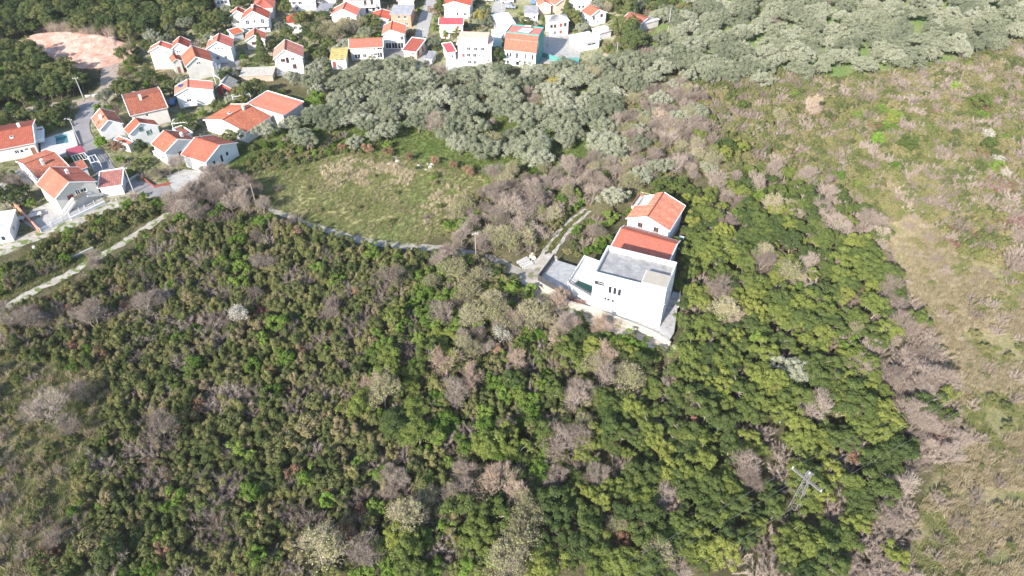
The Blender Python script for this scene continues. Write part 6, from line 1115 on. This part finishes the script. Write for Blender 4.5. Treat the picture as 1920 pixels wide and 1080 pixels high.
SN = {'olive_tree':('olive_foliage','mass of far olive trees with silvery crowns','trees'),'evergreen_tree':('evergreen_undergrowth','mass of small evergreen trees packed on the far slope','trees'),'dark_tree':('woodland','dark green woodland mass beyond the nearer trees','woodland'),'leafy_bush':('leafy_undergrowth','far fresh green bushes merging into one mass','bushes'),'scrub_bush':('scrub_undergrowth','yellow-green scrub covering the far hillside','scrub'),'heath_shrub':('heath_undergrowth','olive-green heath covering the slopes in one mass','heath'),'bare_bush':('thicket_undergrowth','leafless purplish thicket covering the far slopes','thicket'),'bare_tree':('bare_woodland','leafless grey tree tops merging in the distance','woodland')}
for kd, L in stuff.items():
    nm, lab, cat = SN.get(kd, (kd+'_undergrowth','distant undergrowth merging into one mass','undergrowth')); scatter(nm, np.array(L), [v[0] for v in KIND[kd]], lab, cat, .92, 1.08)
ROADS.pop()                                             # but let grass grow between its ruts
# ------------------------------------------------------------------ grasses: growth nobody could count
tan = [tuft(900+i, M['g_tan'], .5, 1.0, 46, .085) for i in range(3)]; grn = [tuft(910+i, M['g_green'], .5, .5, 46, .06, .5) for i in range(3)]; lush = [tuft(920+i, M['g_lush'], .5, .35, 50, .06, .5) for i in range(2)]; reed = [tuft(930+i, M['g_reed'], .6, 4.2, 60, .09, .25) for i in range(3)]
def grass(name, polys, sp, meshes, label, seed, keep=1.0, s=(.7,1.3), noise=None):
    X = []; 
    for i, q in enumerate(polys):
        x, y = jitter_points(q, sp, seed+i); k = free(x, y, .1, .3) & (rng.random(len(x)) < keep)
        if noise: k &= vnoise(x, y, noise[0], seed) > noise[1]
        X.append(np.column_stack([x[k], y[k]]))
    return scatter(name, np.vstack(X), meshes, label, 'grass', *s)
straw = [tuft(940+i, M['g_straw'], .5, .8, 30, .10, .45) for i in range(3)]
grass('dry_grass', [ZONES['drygrass1'], ZONES['drygrass2']], .62, straw, 'stands of tall straw coloured grass on the field', 200, .7, (.5,1.3), (2.5,.40))
grass('field_grass', [ZONES['field']], .72, grn, 'short green grass covering the open field', 210, .9, (.6,1.2))
grass('field_straw', [ZONES['field']], 1.0, tan, 'pale straw stalks scattered through the field', 220, .55, (.4,.8), (4,.5))
grass('meadow_grass', [ZONES['meadow']], .85, lush, 'lush bright green grass under the olive trees', 230, .9)
grass('slope_straw', [ZONES['slope']], .62, tan, 'straw coloured grass matted over the dry slope', 240, .8, (.6,1.3), (5,.36))
grass('slope_grass', [ZONES['slope']], .75, grn, 'green grass patches on the dry slope', 250, .9, (.7,1.5), (6,.46))
grass('clearing_grass', [ZONES['clearing']], .7, grn+tan[:1], 'rough grass in the clearing at the left edge', 260, .9)
grass('hill_grass', [ZONES['hill']], 1.7, tan[:1]+grn, 'rough grass between the hillside bushes', 270, .8)
grass('verge_grass', [[(-10,500),(200,395),(320,365),(300,400),(150,505),(-10,600)], [(1000,470),(1080,400),(1100,395),(1060,450),(1020,500)], [(1000,556),(1060,580),(1240,650),(1230,640),(1100,590)]], .8, grn+lush, 'green grass along the tracks and paths', 280, .8)
grass('track_grass', [[(1000,500),(1025,468),(1050,432),(1078,405),(1106,390),(1112,398),(1088,418),(1062,446),(1038,486),(1016,515)]], .7, lush, 'green grass strip between the wheel ruts', 285, .8, (.5,.9))
grass('plot_grass', [ZONES['plot']], .8, tan[:1]+grn, 'dry weeds on the empty building plot', 290, .8)
grass('dry_reeds', [[(95,62),(130,58),(215,66),(218,76),(150,70),(98,72)]], .8, reed, 'tall bent dry reeds above the dug red bank', 300, .9, (.7,1.2))
grass('garden_grass', [ZONES['village']], 1.6, grn+lush[:1], 'patchy grass in the village gardens', 310, .7)
# ------------------------------------------------------------------ thin bright air over the whole place
def haze():
    m = bpy.data.materials.new('haze'); m.use_nodes = True; nt = m.node_tree; nt.nodes.clear(); out = nt.nodes.new('ShaderNodeOutputMaterial'); v = nt.nodes.new('ShaderNodeVolumePrincipled')
    v.inputs['Color'].default_value = (.97,.97,1,1); v.inputs['Density'].default_value = .00006; v.inputs['Anisotropy'].default_value = 0.0; nt.links.new(v.outputs[0], out.inputs['Volume'])
    b = MB(); b.box(-3200,-800,-2.5,3200,3200,104); tag(b.build('haze', m), 'thin pale haze filling the air above the hillside', 'haze', kind='stuff')
haze()
